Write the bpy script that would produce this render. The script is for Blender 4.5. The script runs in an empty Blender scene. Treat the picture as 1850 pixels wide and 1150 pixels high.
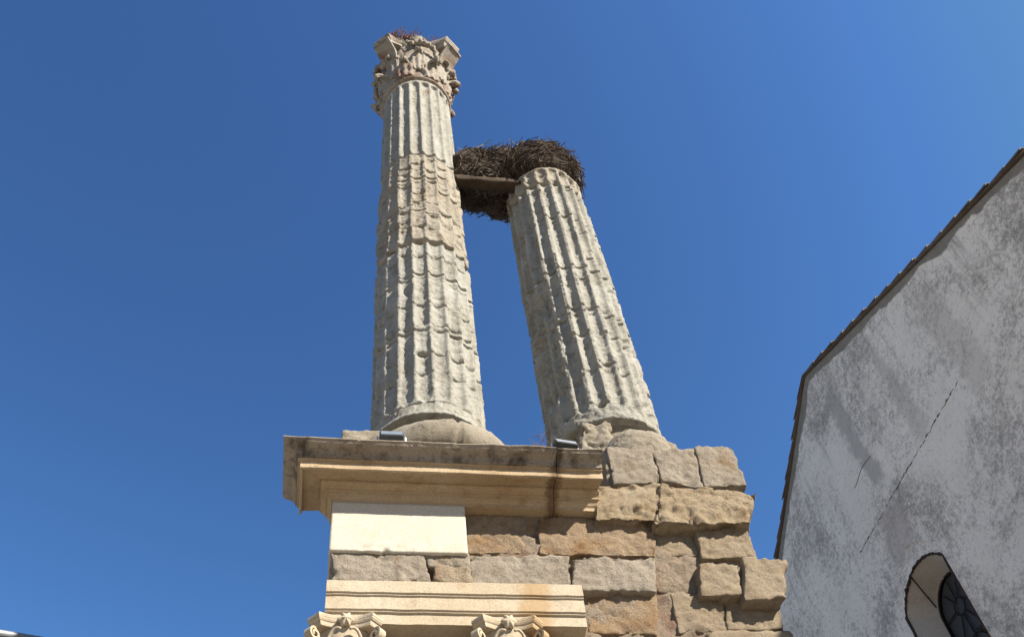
import bpy, math, random
import numpy as np
from mathutils import Matrix, Vector

R = math.radians
PI = math.pi
scene = bpy.context.scene
random.seed(7)

# ------------------------------------------------------------------ camera, sky, sun, exposure
CAM_Z = 1.6
FX = 1850.0                      # focal length in pixels of the 1850 x 1150 photograph
_u = np.array([720 - 925, -700 - 575, FX]); _u /= np.linalg.norm(_u)
_a = -0.24
_d = np.array([_a, -(_u[0] * _a + _u[2]) / _u[1], 1.0]); _d /= np.linalg.norm(_d)
_r = np.cross(_d, _u)
if _r[0] < 0:
    _r = -_r
cam_data = bpy.data.cameras.new('camera')
cam_data.sensor_width = 36.0
cam_data.lens = 36.0
cam_data.clip_start = 0.05
cam_data.clip_end = 3000.0
cam = bpy.data.objects.new('camera', cam_data)
scene.collection.objects.link(cam)
cx = Vector((_r[0], _d[0], _u[0])).normalized()
cz = -Vector((_r[2], _d[2], _u[2])).normalized()
cy = cz.cross(cx).normalized()
m = Matrix.Identity(4)
for i in range(3):
    m[i][0], m[i][1], m[i][2] = cx[i], cy[i], cz[i]
m[2][3] = CAM_Z
cam.matrix_world = m
scene.camera = cam

SUN_AZ, SUN_EL = R(43.0), R(36.5)          # azimuth: to the right of the viewer's back
sun_dir = Vector((math.sin(SUN_AZ) * math.cos(SUN_EL), -math.cos(SUN_AZ) * math.cos(SUN_EL), math.sin(SUN_EL)))
world = bpy.data.worlds.new('World')
scene.world = world
world.use_nodes = True
wn = world.node_tree.nodes
wl = world.node_tree.links
for n in list(wn):
    wn.remove(n)
sky = wn.new('ShaderNodeTexSky')
sky.sky_type = 'NISHITA'
sky.sun_disc = False
sky.sun_elevation = SUN_EL
sky.sun_rotation = PI - SUN_AZ
sky.altitude = 400.0
sky.air_density = 1.6
sky.dust_density = 1.0
sky.ozone_density = 5.0
bg = wn.new('ShaderNodeBackground')
bg.inputs['Strength'].default_value = 0.054
wo = wn.new('ShaderNodeOutputWorld')
deep = wn.new('ShaderNodeGamma')            # a deep, clear southern sky
deep.inputs['Gamma'].default_value = 1.8
wl.new(sky.outputs[0], deep.inputs['Color'])
tint = wn.new('ShaderNodeMix')
tint.data_type = 'RGBA'
tint.blend_type = 'MULTIPLY'
tint.inputs[0].default_value = 1.0
tint.inputs[7].default_value = (0.697, 0.645, 0.551, 1)
even = wn.new('ShaderNodeMix')                # keep the pale haze at the horizon down
even.data_type = 'RGBA'
even.blend_type = 'DARKEN'
even.inputs[0].default_value = 1.0
even.inputs[7].default_value = (1.604, 2.789, 4.812, 1)
wl.new(deep.outputs[0], tint.inputs[6])
wl.new(tint.outputs[2], even.inputs[6])
wl.new(even.outputs[2], bg.inputs['Color'])
wl.new(bg.outputs[0], wo.inputs['Surface'])

sd = bpy.data.lights.new('sun', 'SUN')
sd.energy = 5.0
sd.angle = R(0.53)
sd.color = (1.0, 0.92, 0.79)
sun = bpy.data.objects.new('sun', sd)
scene.collection.objects.link(sun)
sun.rotation_euler = sun_dir.to_track_quat('Z', 'Y').to_euler()
sun.location = (20, -20, 40)

scene.view_settings.view_transform = 'Standard'
scene.view_settings.look = 'None'
scene.view_settings.exposure = 1.2
scene.view_settings.gamma = 1.0


# ------------------------------------------------------------------ helpers
def at(px, py, Y):
    """world point at depth Y seen at a pixel of the photograph"""
    v = np.array([px - 925.0, py - 575.0, FX])
    X, YY, Z = v @ _r, v @ _d, v @ _u
    s = Y / YY
    return (X * s, Y, Z * s + CAM_Z)


def _hash(ix, iy, iz, seed):
    h = (ix.astype(np.int64) * 374761393 + iy.astype(np.int64) * 668265263 + iz.astype(np.int64) * 2147483647 + seed * 1274126177) & 0xffffffff
    h = ((h ^ (h >> 13)) * 1274126177) & 0xffffffff
    h = ((h ^ (h >> 16)) * 2246822519) & 0xffffffff
    return ((h ^ (h >> 15)) & 0xffffff).astype(np.float64) / 0xffffff * 2 - 1


def vnoise(p, seed=0):
    i = np.floor(p)
    f = p - i
    i = i.astype(np.int64)
    f = f * f * f * (f * (f * 6 - 15) + 10)
    out = 0
    for dx in (0, 1):
        for dy in (0, 1):
            for dz in (0, 1):
                w = (f[:, 0] if dx else 1 - f[:, 0]) * (f[:, 1] if dy else 1 - f[:, 1]) * (f[:, 2] if dz else 1 - f[:, 2])
                out = out + w * _hash(i[:, 0] + dx, i[:, 1] + dy, i[:, 2] + dz, seed)
    return out


def fbm(p, scale, octaves=4, seed=0, gain=0.5):
    s, amp, tot = 0, 1.0, 0
    q = p * scale
    for o in range(octaves):
        s = s + amp * vnoise(q + o * 17.3, seed + o)
        tot += amp
        amp *= gain
        q = q * 2.03
    return s / tot


def mesh_np(name, verts, faces, smooth=True):
    me = bpy.data.meshes.new(name)
    verts = np.asarray(verts, dtype=np.float32)
    if isinstance(faces, np.ndarray):
        nf, k = faces.shape
        me.vertices.add(len(verts))
        me.vertices.foreach_set('co', verts.ravel())
        me.loops.add(nf * k)
        me.loops.foreach_set('vertex_index', faces.astype(np.int32).ravel())
        me.polygons.add(nf)
        me.polygons.foreach_set('loop_start', np.arange(0, nf * k, k, dtype=np.int32))
        me.polygons.foreach_set('loop_total', np.full(nf, k, dtype=np.int32))
        me.update(calc_edges=True)
        me.validate()
    else:
        me.from_pydata([tuple(map(float, v)) for v in verts], [], faces)
    if smooth:
        me.polygons.foreach_set('use_smooth', np.ones(len(me.polygons), dtype=bool))
    me.update()
    return me


class MB:
    """collects shapes that become ONE mesh object"""
    def __init__(self):
        self.v, self.f, self.n = [], [], 0

    def add(self, verts, faces):
        verts = np.asarray(verts, dtype=float).reshape(-1, 3)
        self.v.append(verts)
        for fc in faces:
            self.f.append([int(i) + self.n for i in fc])
        self.n += len(verts)

    def box(self, x0, x1, y0, y1, z0, z1):
        v = [(x, y, z) for x in (x0, x1) for y in (y0, y1) for z in (z0, z1)]
        self.add(v, [(0, 1, 3, 2), (4, 6, 7, 5), (0, 4, 5, 1), (2, 3, 7, 6), (0, 2, 6, 4), (1, 5, 7, 3)])

    def tube(self, pts, rad, sides=6, cap=True):
        pts = [np.array(p, float) for p in pts]
        if not hasattr(rad, '__len__'):
            rad = [rad] * len(pts)
        vs = []
        ref = None
        for i, p in enumerate(pts):
            t = pts[min(i + 1, len(pts) - 1)] - pts[max(i - 1, 0)]
            t = t / (np.linalg.norm(t) + 1e-9)
            if ref is None:
                ref = np.array([0, 0, 1.0]) if abs(t[2]) < 0.9 else np.array([1.0, 0, 0])
            a = np.cross(t, ref); a /= np.linalg.norm(a) + 1e-9
            b = np.cross(t, a)
            ref = -np.cross(t, a) if False else ref
            for k in range(sides):
                an = 2 * PI * k / sides
                vs.append(p + rad[i] * (math.cos(an) * a + math.sin(an) * b))
        fs = []
        for i in range(len(pts) - 1):
            for k in range(sides):
                k2 = (k + 1) % sides
                fs.append((i * sides + k, i * sides + k2, (i + 1) * sides + k2, (i + 1) * sides + k))
        if cap:
            fs.append(tuple(range(sides))[::-1])
            fs.append(tuple((len(pts) - 1) * sides + k for k in range(sides)))
        self.add(vs, fs)

    def grid(self, P, close_u=False):
        """P: (nu, nv, 3) array of points"""
        nu, nv = P.shape[:2]
        fs = []
        for i in range(nu if close_u else nu - 1):
            j = (i + 1) % nu
            for k in range(nv - 1):
                fs.append((i * nv + k, j * nv + k, j * nv + k + 1, i * nv + k + 1))
        self.add(P.reshape(-1, 3), fs)

    def build(self, name, mat, parent=None, smooth=False, base=None):
        v = np.concatenate(self.v)
        return link(name, mesh_np(name, v, self.f, smooth), mat, parent, base)


def link(name, me, mat, parent=None, base=None):
    """link a mesh given in world coordinates; base = object origin"""
    o = bpy.data.objects.new(name, me)
    scene.collection.objects.link(o)
    org = Vector((0, 0, 0))
    if parent is not None:
        b = parent
        while b is not None:
            if b.rotation_euler.z == 0:
                org += b.location
            b = b.parent
        o.parent = parent
    elif base is not None:
        org = Vector(base)
        o.location = org
    if org.length > 0:
        me.transform(Matrix.Translation(-org))
    if mat is not None:
        me.materials.append(mat)
    return o


def tag(o, label=None, cat=None, group=None, kind=None):
    if label: o['label'] = label
    if cat: o['category'] = cat
    if group: o['group'] = group
    if kind: o['kind'] = kind
    return o


def empty(name, loc, rz=0.0):
    o = bpy.data.objects.new(name, None)
    scene.collection.objects.link(o)
    o.location = loc
    o.rotation_euler = (0, 0, rz)
    o.empty_display_size = 0.3
    return o


# ------------------------------------------------------------------ materials
def newmat(name, rough=0.9):
    mt = bpy.data.materials.new(name)
    mt.use_nodes = True
    b = mt.node_tree.nodes['Principled BSDF']
    b.inputs['Roughness'].default_value = rough
    b.inputs['Specular IOR Level'].default_value = 0.25
    return mt, mt.node_tree.nodes, mt.node_tree.links, b


def ramp(nodes, stops):
    r = nodes.new('ShaderNodeValToRGB')
    e = r.color_ramp.elements
    while len(e) > 1:
        e.remove(e[-1])
    e[0].position, e[0].color = stops[0][0], (*stops[0][1], 1) if hasattr(stops[0][1], '__len__') else (stops[0][1],) * 3 + (1,)
    for p, c in stops[1:]:
        x = e.new(p)
        x.color = (*c, 1) if hasattr(c, '__len__') else (c, c, c, 1)
    return r


def tex(nodes, links, coord, scale, detail=6, rough=0.6, dist=0.0, vec_scale=None, w=0.0):
    n = nodes.new('ShaderNodeTexNoise')
    n.inputs['Scale'].default_value = scale
    n.inputs['Detail'].default_value = detail
    n.inputs['Roughness'].default_value = rough
    n.inputs['Distortion'].default_value = dist
    mp = nodes.new('ShaderNodeMapping')
    mp.inputs['Location'].default_value = (w, w * 1.7, w * 0.6)
    if vec_scale:
        mp.inputs['Scale'].default_value = vec_scale
    links.new(coord, mp.inputs[0])
    links.new(mp.outputs[0], n.inputs['Vector'])
    return n.outputs['Fac']


def mixc(nodes, links, fac, a, b, mode='MIX'):
    mx = nodes.new('ShaderNodeMix')
    mx.data_type = 'RGBA'
    mx.blend_type = mode
    if isinstance(fac, (int, float)):
        mx.inputs[0].default_value = fac
    else:
        links.new(fac, mx.inputs[0])
    for s, v in ((6, a), (7, b)):
        if isinstance(v, (tuple, list)):
            mx.inputs[s].default_value = (*v, 1)
        else:
            links.new(v, mx.inputs[s])
    return mx.outputs[2]


def stone(name, base, light, dark, stain=None, stain_lo=0.55, grime=0.6, scale=1.0, bump=0.5, off=0.0, streak=0.0, streak_col=(0.05, 0.04, 0.03), k=0.72):
    base, light, dark, streak_col = [tuple(c * k for c in q_) for q_ in (base, light, dark, streak_col)]
    if stain:
        stain = tuple(c * k for c in stain)
    mt, N, L, B = newmat(name, 0.92)
    tc = N.new('ShaderNodeTexCoord').outputs['Object']
    big = ramp(N, [(0.35, 0.0), (0.65, 1.0)])
    L.new(tex(N, L, tc, 1.3 * scale, 5, 0.6, 0.4, w=off), big.inputs[0])
    col = mixc(N, L, big.outputs[0], base, light)
    if stain:
        rs = ramp(N, [(stain_lo, 0.0), (stain_lo + 0.14, 0.85)])
        L.new(tex(N, L, tc, 1.7 * scale, 7, 0.62, 0.6, w=off + 5.3), rs.inputs[0])
        col = mixc(N, L, rs.outputs[0], col, stain)
    md = ramp(N, [(0.52, 0.0), (0.70, grime)])
    L.new(tex(N, L, tc, 5.5 * scale, 9, 0.72, 0.3, w=off + 2.1), md.inputs[0])
    col = mixc(N, L, md.outputs[0], col, dark)
    sp = ramp(N, [(0.58, 0.0), (0.72, 0.75 * grime)])
    L.new(tex(N, L, tc, 34 * scale, 6, 0.7, w=off + 7.7), sp.inputs[0])
    col = mixc(N, L, sp.outputs[0], col, dark)
    fl = ramp(N, [(0.3, (0.74, 0.74, 0.74)), (0.7, (1.16, 1.16, 1.16))])
    L.new(tex(N, L, tc, 60 * scale, 4, 0.7, w=off + 3.3), fl.inputs[0])
    col = mixc(N, L, 1.0, col, fl.outputs[0], 'MULTIPLY')
    if streak > 0:
        st = ramp(N, [(0.5, 0.0), (0.68, streak)])
        L.new(tex(N, L, tc, 1.0, 6, 0.65, 0.3, vec_scale=(5.0, 5.0, 1.2), w=off + 11), st.inputs[0])
        col = mixc(N, L, st.outputs[0], col, streak_col)
    # pores: small dark pits
    vo = N.new('ShaderNodeTexVoronoi')
    vo.inputs['Scale'].default_value = 26 * scale
    L.new(tc, vo.inputs['Vector'])
    po = ramp(N, [(0.10, 0.7 * min(1, bump)), (0.26, 0.0)])
    L.new(vo.outputs['Distance'], po.inputs[0])
    pm = ramp(N, [(0.50, 0.0), (0.60, 1.0)])
    L.new(tex(N, L, tc, 4.0 * scale, 5, 0.6, w=off + 13), pm.inputs[0])
    pz = N.new('ShaderNodeMath'); pz.operation = 'MULTIPLY'
    L.new(po.outputs[0], pz.inputs[0]); L.new(pm.outputs[0], pz.inputs[1])
    col = mixc(N, L, pz.outputs[0], col, dark)
    L.new(col, B.inputs['Base Color'])
    bp = N.new('ShaderNodeBump')
    bp.inputs['Strength'].default_value = bump
    bp.inputs['Distance'].default_value = 0.03
    ad = N.new('ShaderNodeMath'); ad.operation = 'ADD'
    L.new(tex(N, L, tc, 18 * scale, 9, 0.78, w=off), ad.inputs[0])
    L.new(tex(N, L, tc, 48 * scale, 5, 0.75, w=off), ad.inputs[1])
    L.new(ad.outputs[0], bp.inputs['Height'])
    L.new(bp.outputs[0], B.inputs['Normal'])
    return mt


def plain(name, col, rough=0.6, metal=0.0, var=0.15, sc=8.0):
    mt, N, L, B = newmat(name, rough)
    tc = N.new('ShaderNodeTexCoord').outputs['Object']
    r = ramp(N, [(0.3, tuple(c * (1 - var) for c in col)), (0.7, tuple(min(1, c * (1 + var)) for c in col))])
    L.new(tex(N, L, tc, sc, 6), r.inputs[0])
    L.new(r.outputs[0], B.inputs['Base Color'])
    B.inputs['Metallic'].default_value = metal
    return mt


M = {}
M['col_grey'] = stone('pale grey granite', (0.386, 0.370, 0.316), (0.482, 0.470, 0.421), (0.09, 0.075, 0.058), (0.29, 0.21, 0.13), 0.62, 0.6, streak=0.5, streak_col=(0.16, 0.135, 0.10))
M['col_buff'] = stone('buff plastered stone', (0.370, 0.328, 0.259), (0.470, 0.432, 0.362), (0.10, 0.08, 0.058), (0.26, 0.18, 0.105), 0.58, 0.65, off=4.0, streak=0.4, streak_col=(0.16, 0.125, 0.09))
M['cap'] = stone('weathered capital stone', (0.378, 0.332, 0.269), (0.464, 0.425, 0.364), (0.085, 0.065, 0.052), (0.24, 0.12, 0.085), 0.53, 0.7, off=9.0)
M['base'] = stone('base granite', (0.32, 0.275, 0.21), (0.38, 0.34, 0.27), (0.08, 0.065, 0.05), (0.24, 0.165, 0.10), 0.58, 0.85, off=2.0)
M['cornice'] = stone('restored limestone', (0.508, 0.369, 0.224), (0.572, 0.446, 0.295), (0.20, 0.125, 0.065), (0.38, 0.22, 0.095), 0.57, 0.5, bump=0.25)
M['cornice_top'] = stone('sooty limestone', (0.345, 0.282, 0.211), (0.425, 0.366, 0.294), (0.075, 0.058, 0.042), None, 0.6, 0.75, bump=0.4, streak=0.8)
M['archi'] = stone('clean cream limestone', (0.56, 0.465, 0.335), (0.62, 0.535, 0.41), (0.34, 0.24, 0.15), (0.50, 0.36, 0.20), 0.60, 0.35, bump=0.25, off=3.0)
M['white'] = stone('white frieze stone', (0.657, 0.605, 0.499), (0.700, 0.659, 0.568), (0.52, 0.42, 0.30), (0.68, 0.57, 0.42), 0.62, 0.25, bump=0.15, off=6.0)
M['b_grey'] = stone('grey ashlar', (0.362, 0.305, 0.237), (0.440, 0.383, 0.311), (0.106, 0.082, 0.058), (0.282, 0.190, 0.103), 0.58, 0.55, off=1.0, bump=0.8)
M['b_tan'] = stone('tan ashlar', (0.354, 0.275, 0.184), (0.412, 0.333, 0.238), (0.114, 0.082, 0.054), (0.273, 0.168, 0.087), 0.56, 0.55, off=12.0, bump=0.8)
M['b_orange'] = stone('orange stained ashlar', (0.352, 0.255, 0.161), (0.404, 0.301, 0.201), (0.114, 0.078, 0.050), (0.290, 0.155, 0.062), 0.50, 0.6, off=20.0, bump=0.8)
M['b_cream'] = stone('cream eroded stone', (0.462, 0.359, 0.232), (0.517, 0.422, 0.299), (0.15, 0.10, 0.06), (0.34, 0.21, 0.09), 0.54, 0.55, off=15.0, bump=1.0)
M['mortar'] = stone('pinkish mortar', (0.348, 0.269, 0.190), (0.422, 0.344, 0.264), (0.106, 0.078, 0.058), (0.290, 0.155, 0.103), 0.54, 0.6, off=30.0, bump=1.0)


def run_stain(mt, x0, w, col, amount, seed):
    # water stain that runs down below an open joint (object x)
    N, L = mt.node_tree.nodes, mt.node_tree.links
    B = N['Principled BSDF']
    src = B.inputs['Base Color'].links[0].from_socket
    tc = N.new('ShaderNodeTexCoord').outputs['Object']
    sp = N.new('ShaderNodeSeparateXYZ'); L.new(tc, sp.inputs[0])
    nz = tex(N, L, tc, 4.0, 7, 0.7, w=seed)
    ad = N.new('ShaderNodeMath'); ad.operation = 'MULTIPLY_ADD'
    L.new(nz, ad.inputs[0]); ad.inputs[1].default_value = w * 3.0; L.new(sp.outputs[0], ad.inputs[2])
    sb = N.new('ShaderNodeMath'); sb.operation = 'SUBTRACT'; L.new(ad.outputs[0], sb.inputs[0]); sb.inputs[1].default_value = x0 + w * 1.5
    ab = N.new('ShaderNodeMath'); ab.operation = 'ABSOLUTE'; L.new(sb.outputs[0], ab.inputs[0])
    mr = N.new('ShaderNodeMapRange'); mr.inputs['From Min'].default_value = w; mr.inputs['From Max'].default_value = w * 0.35
    mr.inputs['To Max'].default_value = amount
    L.new(ab.outputs[0], mr.inputs['Value'])
    L.new(mixc(N, L, mr.outputs[0], src, col), B.inputs['Base Color'])


run_stain(M['cornice'], -0.04, 0.11, (0.115, 0.065, 0.03), 0.8, 1.0)
run_stain(M['cornice_top'], -0.02, 0.06, (0.043, 0.03, 0.022), 0.8, 2.0)
run_stain(M['archi'], -0.42, 0.22, (0.32, 0.21, 0.105), 0.75, 3.0)
M['twig'] = plain('dry twigs', (0.085, 0.064, 0.052), 0.9, 0, 0.6, 3.0)
M['sunlit_twig'] = plain('pale sunlit twigs', (0.22, 0.18, 0.14), 0.9, 0, 0.3, 3.0)  # pale twigs; the sun's highlights on the nest are put into this colour
M['nestcore'] = plain('nest mould', (0.05, 0.037, 0.027), 1.0, 0, 0.5, 9.0)
M['wood'] = stone('old timber', (0.065, 0.044, 0.028), (0.12, 0.085, 0.055), (0.022, 0.016, 0.012), None, 0.6, 0.5, off=2.2, streak=0.0)  # colour darkened to carry the nest's shadow on the beam
M['weed'] = plain('dry red weed', (0.25, 0.15, 0.125), 0.9, 0, 0.4, 20.0)
M['weed2'] = plain('dry pale weed', (0.40, 0.33, 0.26), 0.9, 0, 0.3, 20.0)
M['lamp_body'] = plain('dark grey enamel', (0.045, 0.048, 0.052), 0.45, 0.3, 0.2, 12)
M['lamp_grey'] = plain('blue grey enamel', (0.07, 0.08, 0.092), 0.45, 0.2, 0.2, 12)
M['lamp_silver'] = plain('reflector glass', (0.42, 0.45, 0.48), 0.25, 0.5, 0.2, 9)
M['lamp_glass'] = plain('floodlight glass', (0.16, 0.19, 0.22), 0.12, 0, 0.1, 6)
M['steel'] = plain('galvanised bracket', (0.55, 0.56, 0.57), 0.4, 0.7, 0.1, 10)
M['iron'] = plain('black iron', (0.018, 0.017, 0.016), 0.6, 0.2, 0.3, 12)
M['grime'] = plain('crack grime', (0.13, 0.12, 0.105), 0.95, 0, 0.5, 9)
M['rust'] = plain('rusty edging', (0.06, 0.035, 0.03), 0.8, 0.1, 0.5, 14)
M['tile'] = stone('clay roof tile', (0.19, 0.145, 0.11), (0.27, 0.22, 0.18), (0.08, 0.065, 0.055), (0.30, 0.29, 0.26), 0.58, 0.6, off=1.5)
M['reveal'] = stone('bare reveal plaster', (0.46, 0.41, 0.36), (0.52, 0.47, 0.41), (0.30, 0.26, 0.22), (0.40, 0.29, 0.25), 0.6, 0.25, off=8.0, bump=0.15, k=1.0)
M['patch'] = stone('bare cement render', (0.42, 0.40, 0.37), (0.55, 0.53, 0.50), (0.20, 0.185, 0.165), (0.40, 0.35, 0.31), 0.58, 0.8, off=18.0, bump=0.2)
gm, gn, gl, gb = newmat('leaded glass', 0.55)
gb.inputs['Base Color'].default_value = (0.055, 0.056, 0.058, 1)
gb.inputs['Specular IOR Level'].default_value = 0.3
M['glass'] = gm


# ------------------------------------------------------------------ rough stone blocks
def shell(nx, ny, nz):
    """outer lattice of a box, points in -1..1, quads"""
    idx = {}
    pts = []
    faces = []

    def gid(i, j, k):
        key = (i, j, k)
        if key not in idx:
            idx[key] = len(pts)
            pts.append((2 * i / nx - 1, 2 * j / ny - 1, 2 * k / nz - 1))
        return idx[key]
    for i in range(nx):
        for k in range(nz):
            faces.append((gid(i, 0, k), gid(i + 1, 0, k), gid(i + 1, 0, k + 1), gid(i, 0, k + 1)))
            faces.append((gid(i, ny, k), gid(i, ny, k + 1), gid(i + 1, ny, k + 1), gid(i + 1, ny, k)))
    for j in range(ny):
        for k in range(nz):
            faces.append((gid(0, j, k), gid(0, j, k + 1), gid(0, j + 1, k + 1), gid(0, j + 1, k)))
            faces.append((gid(nx, j, k), gid(nx, j + 1, k), gid(nx, j + 1, k + 1), gid(nx, j, k + 1)))
    for i in range(nx):
        for j in range(ny):
            faces.append((gid(i, j, 0), gid(i, j + 1, 0), gid(i + 1, j + 1, 0), gid(i + 1, j, 0)))
            faces.append((gid(i, j, nz), gid(i + 1, j, nz), gid(i + 1, j + 1, nz), gid(i, j + 1, nz)))
    return np.array(pts, float), np.array(faces, int)


def rough_block(quad, y0, depth, rad=0.06, amp=0.03, seed=0, res=0.03, fine=0.008, hollow=None, back_taper=0.0):
    """quad: front corners (X,Z) bl, br, tr, tl on plane Y=y0; goes back by depth"""
    bl, br, tr, tl = [np.array(q, float) for q in quad]
    w = (np.linalg.norm(br - bl) + np.linalg.norm(tr - tl)) / 2
    h = (np.linalg.norm(tl - bl) + np.linalg.norm(tr - br)) / 2
    nx, nz = max(4, int(w / res)), max(4, int(h / res))
    ny = max(4, int(depth / (res * 2)))
    p, f = shell(nx, ny, nz)
    rad = rad * 0.38
    half = np.array([w / 2, depth / 2, h / 2])
    q = p * half
    # denser lattice towards the front edge
    r_ = min(rad, w * 0.45, h * 0.45)
    inner = np.clip(q, -(half - r_), half - r_)
    dd = q - inner
    ln = np.linalg.norm(dd, axis=1, keepdims=True)
    nrm = dd / np.maximum(ln, 1e-9)
    q = inner + nrm * np.minimum(ln, r_)
    u = (q[:, 0:1] / half[0] + 1) / 2
    v = (q[:, 2:3] / half[2] + 1) / 2
    XZ = bl * (1 - u) * (1 - v) + br * u * (1 - v) + tr * u * v + tl * (1 - u) * v
    Y = y0 + depth / 2 + q[:, 1]
    P = np.stack([XZ[:, 0], Y, XZ[:, 1]], 1)
    n1 = fbm(P, 3.0, 3, seed * 7 + 1)
    n2 = fbm(P, 16.0, 3, seed * 7 + 2, 0.65)
    n3 = np.minimum(0, fbm(P, 5.0, 4, seed * 7 + 5, 0.6) + 0.12)
    n4 = -np.abs(fbm(P, 7.0, 3, seed * 7 + 6))          # creased, split faces
    edge = np.minimum(1, (np.abs(p) > 0.86).sum(1) / 2.0)
    chip = np.minimum(0, fbm(P, 4.5, 4, seed * 7 + 8, 0.6)) * edge
    P = P + nrm * (amp * 0.5 * n1 + fine * 2.4 * n2 + amp * 1.1 * n3 + amp * 0.35 * n4 + amp * 2.6 * chip)[:, None]
    # wobble of the outline
    ww = np.stack([fbm(P, 3.1, 2, seed + 90), fbm(P, 3.1, 2, seed + 91) * 0, fbm(P, 3.1, 2, seed + 92)], 1)
    P = P + ww * amp * 0.7
    if hollow:
        P = hollow(P, nrm)
    return P, f


def px_quad(pts, Y):
    """bl, br, tr, tl given as pixels of the photograph, on plane Y"""
    return [(at(*p, Y)[0], at(*p, Y)[2]) for p in pts]


# ------------------------------------------------------------------ ground
def ground():
    n = 60
    mb = MB()
    mb.add([(-900, -900, 0), (900, -900, 0), (900, 900, 0), (-900, 900, 0)], [(0, 1, 2, 3)])
    mt, N, L, B = newmat('granite paving', 0.85)
    tc = N.new('ShaderNodeTexCoord').outputs['Object']
    br = N.new('ShaderNodeTexBrick')
    br.inputs['Scale'].default_value = 1.0
    br.inputs['Color1'].default_value = (0.25, 0.22, 0.185, 1)
    br.inputs['Color2'].default_value = (0.29, 0.26, 0.22, 1)
    br.inputs['Mortar'].default_value = (0.16, 0.15, 0.13, 1)
    br.inputs['Mortar Size'].default_value = 0.012
    br.inputs['Brick Width'].default_value = 0.9
    br.inputs['Row Height'].default_value = 0.5
    L.new(tc, br.inputs['Vector'])
    fl = ramp(N, [(0.3, 0.8), (0.7, 1.1)])
    L.new(tex(N, L, tc, 3.0, 8), fl.inputs[0])
    L.new(mixc(N, L, 1.0, br.outputs['Color'], fl.outputs[0], 'MULTIPLY'), B.inputs['Base Color'])
    tag(mb.build('ground', mt), kind='structure')


ground()

# ------------------------------------------------------------------ the stone podium
WY = 8.0                      # wall face
podium = empty('stone_podium', (2.3, 9.2, 0))
tag(podium, 'ruined ashlar podium carrying two fluted columns, with a restored moulded cornice', 'ruin')


def wall_core():
    # rough rubble heart, front sheet just behind the block faces, real thickness
    x0, x1, y0, y1, z0, z1 = -0.08, 4.42, 8.012, 10.4, 0.0, 10.15
    P, f = [], []
    nx, nz, ny = 170, 190, 16
    p, f = shell(nx, ny, nz)
    half = np.array([(x1 - x0) / 2, (y1 - y0) / 2, (z1 - z0) / 2])
    # concentrate rows in the upper part
    zz = (p[:, 2] + 1) / 2
    p = p.copy()
    p[:, 2] = 2 * (zz ** 0.45) - 1
    c = np.array([(x0 + x1) / 2, (y0 + y1) / 2, (z0 + z1) / 2])
    q = c + p * half
    nrm = np.where(np.abs(np.abs(p) - 1) < 1e-6, np.sign(p), 0)
    nrm = nrm / np.maximum(np.linalg.norm(nrm, axis=1, keepdims=True), 1e-9)
    nrm[:, 2] = 0
    q = q + nrm * (0.05 * fbm(q, 3.0, 4, 3) + 0.035 * fbm(q, 12.0, 3, 4, 0.65))[:, None]
    link('rubble_core', mesh_np('rubble_core', q, f), M['mortar'], podium)
    # bedding on which the columns stand
    P, f = rough_block([(0.05, 10.1), (4.4, 10.1), (4.4, 10.92), (0.1, 10.92)], 8.42, 1.9, 0.08, 0.04, 5, 0.06)
    link('column_bedding', mesh_np('column_bedding', P, f), M['b_grey'], podium)


wall_core()

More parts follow.
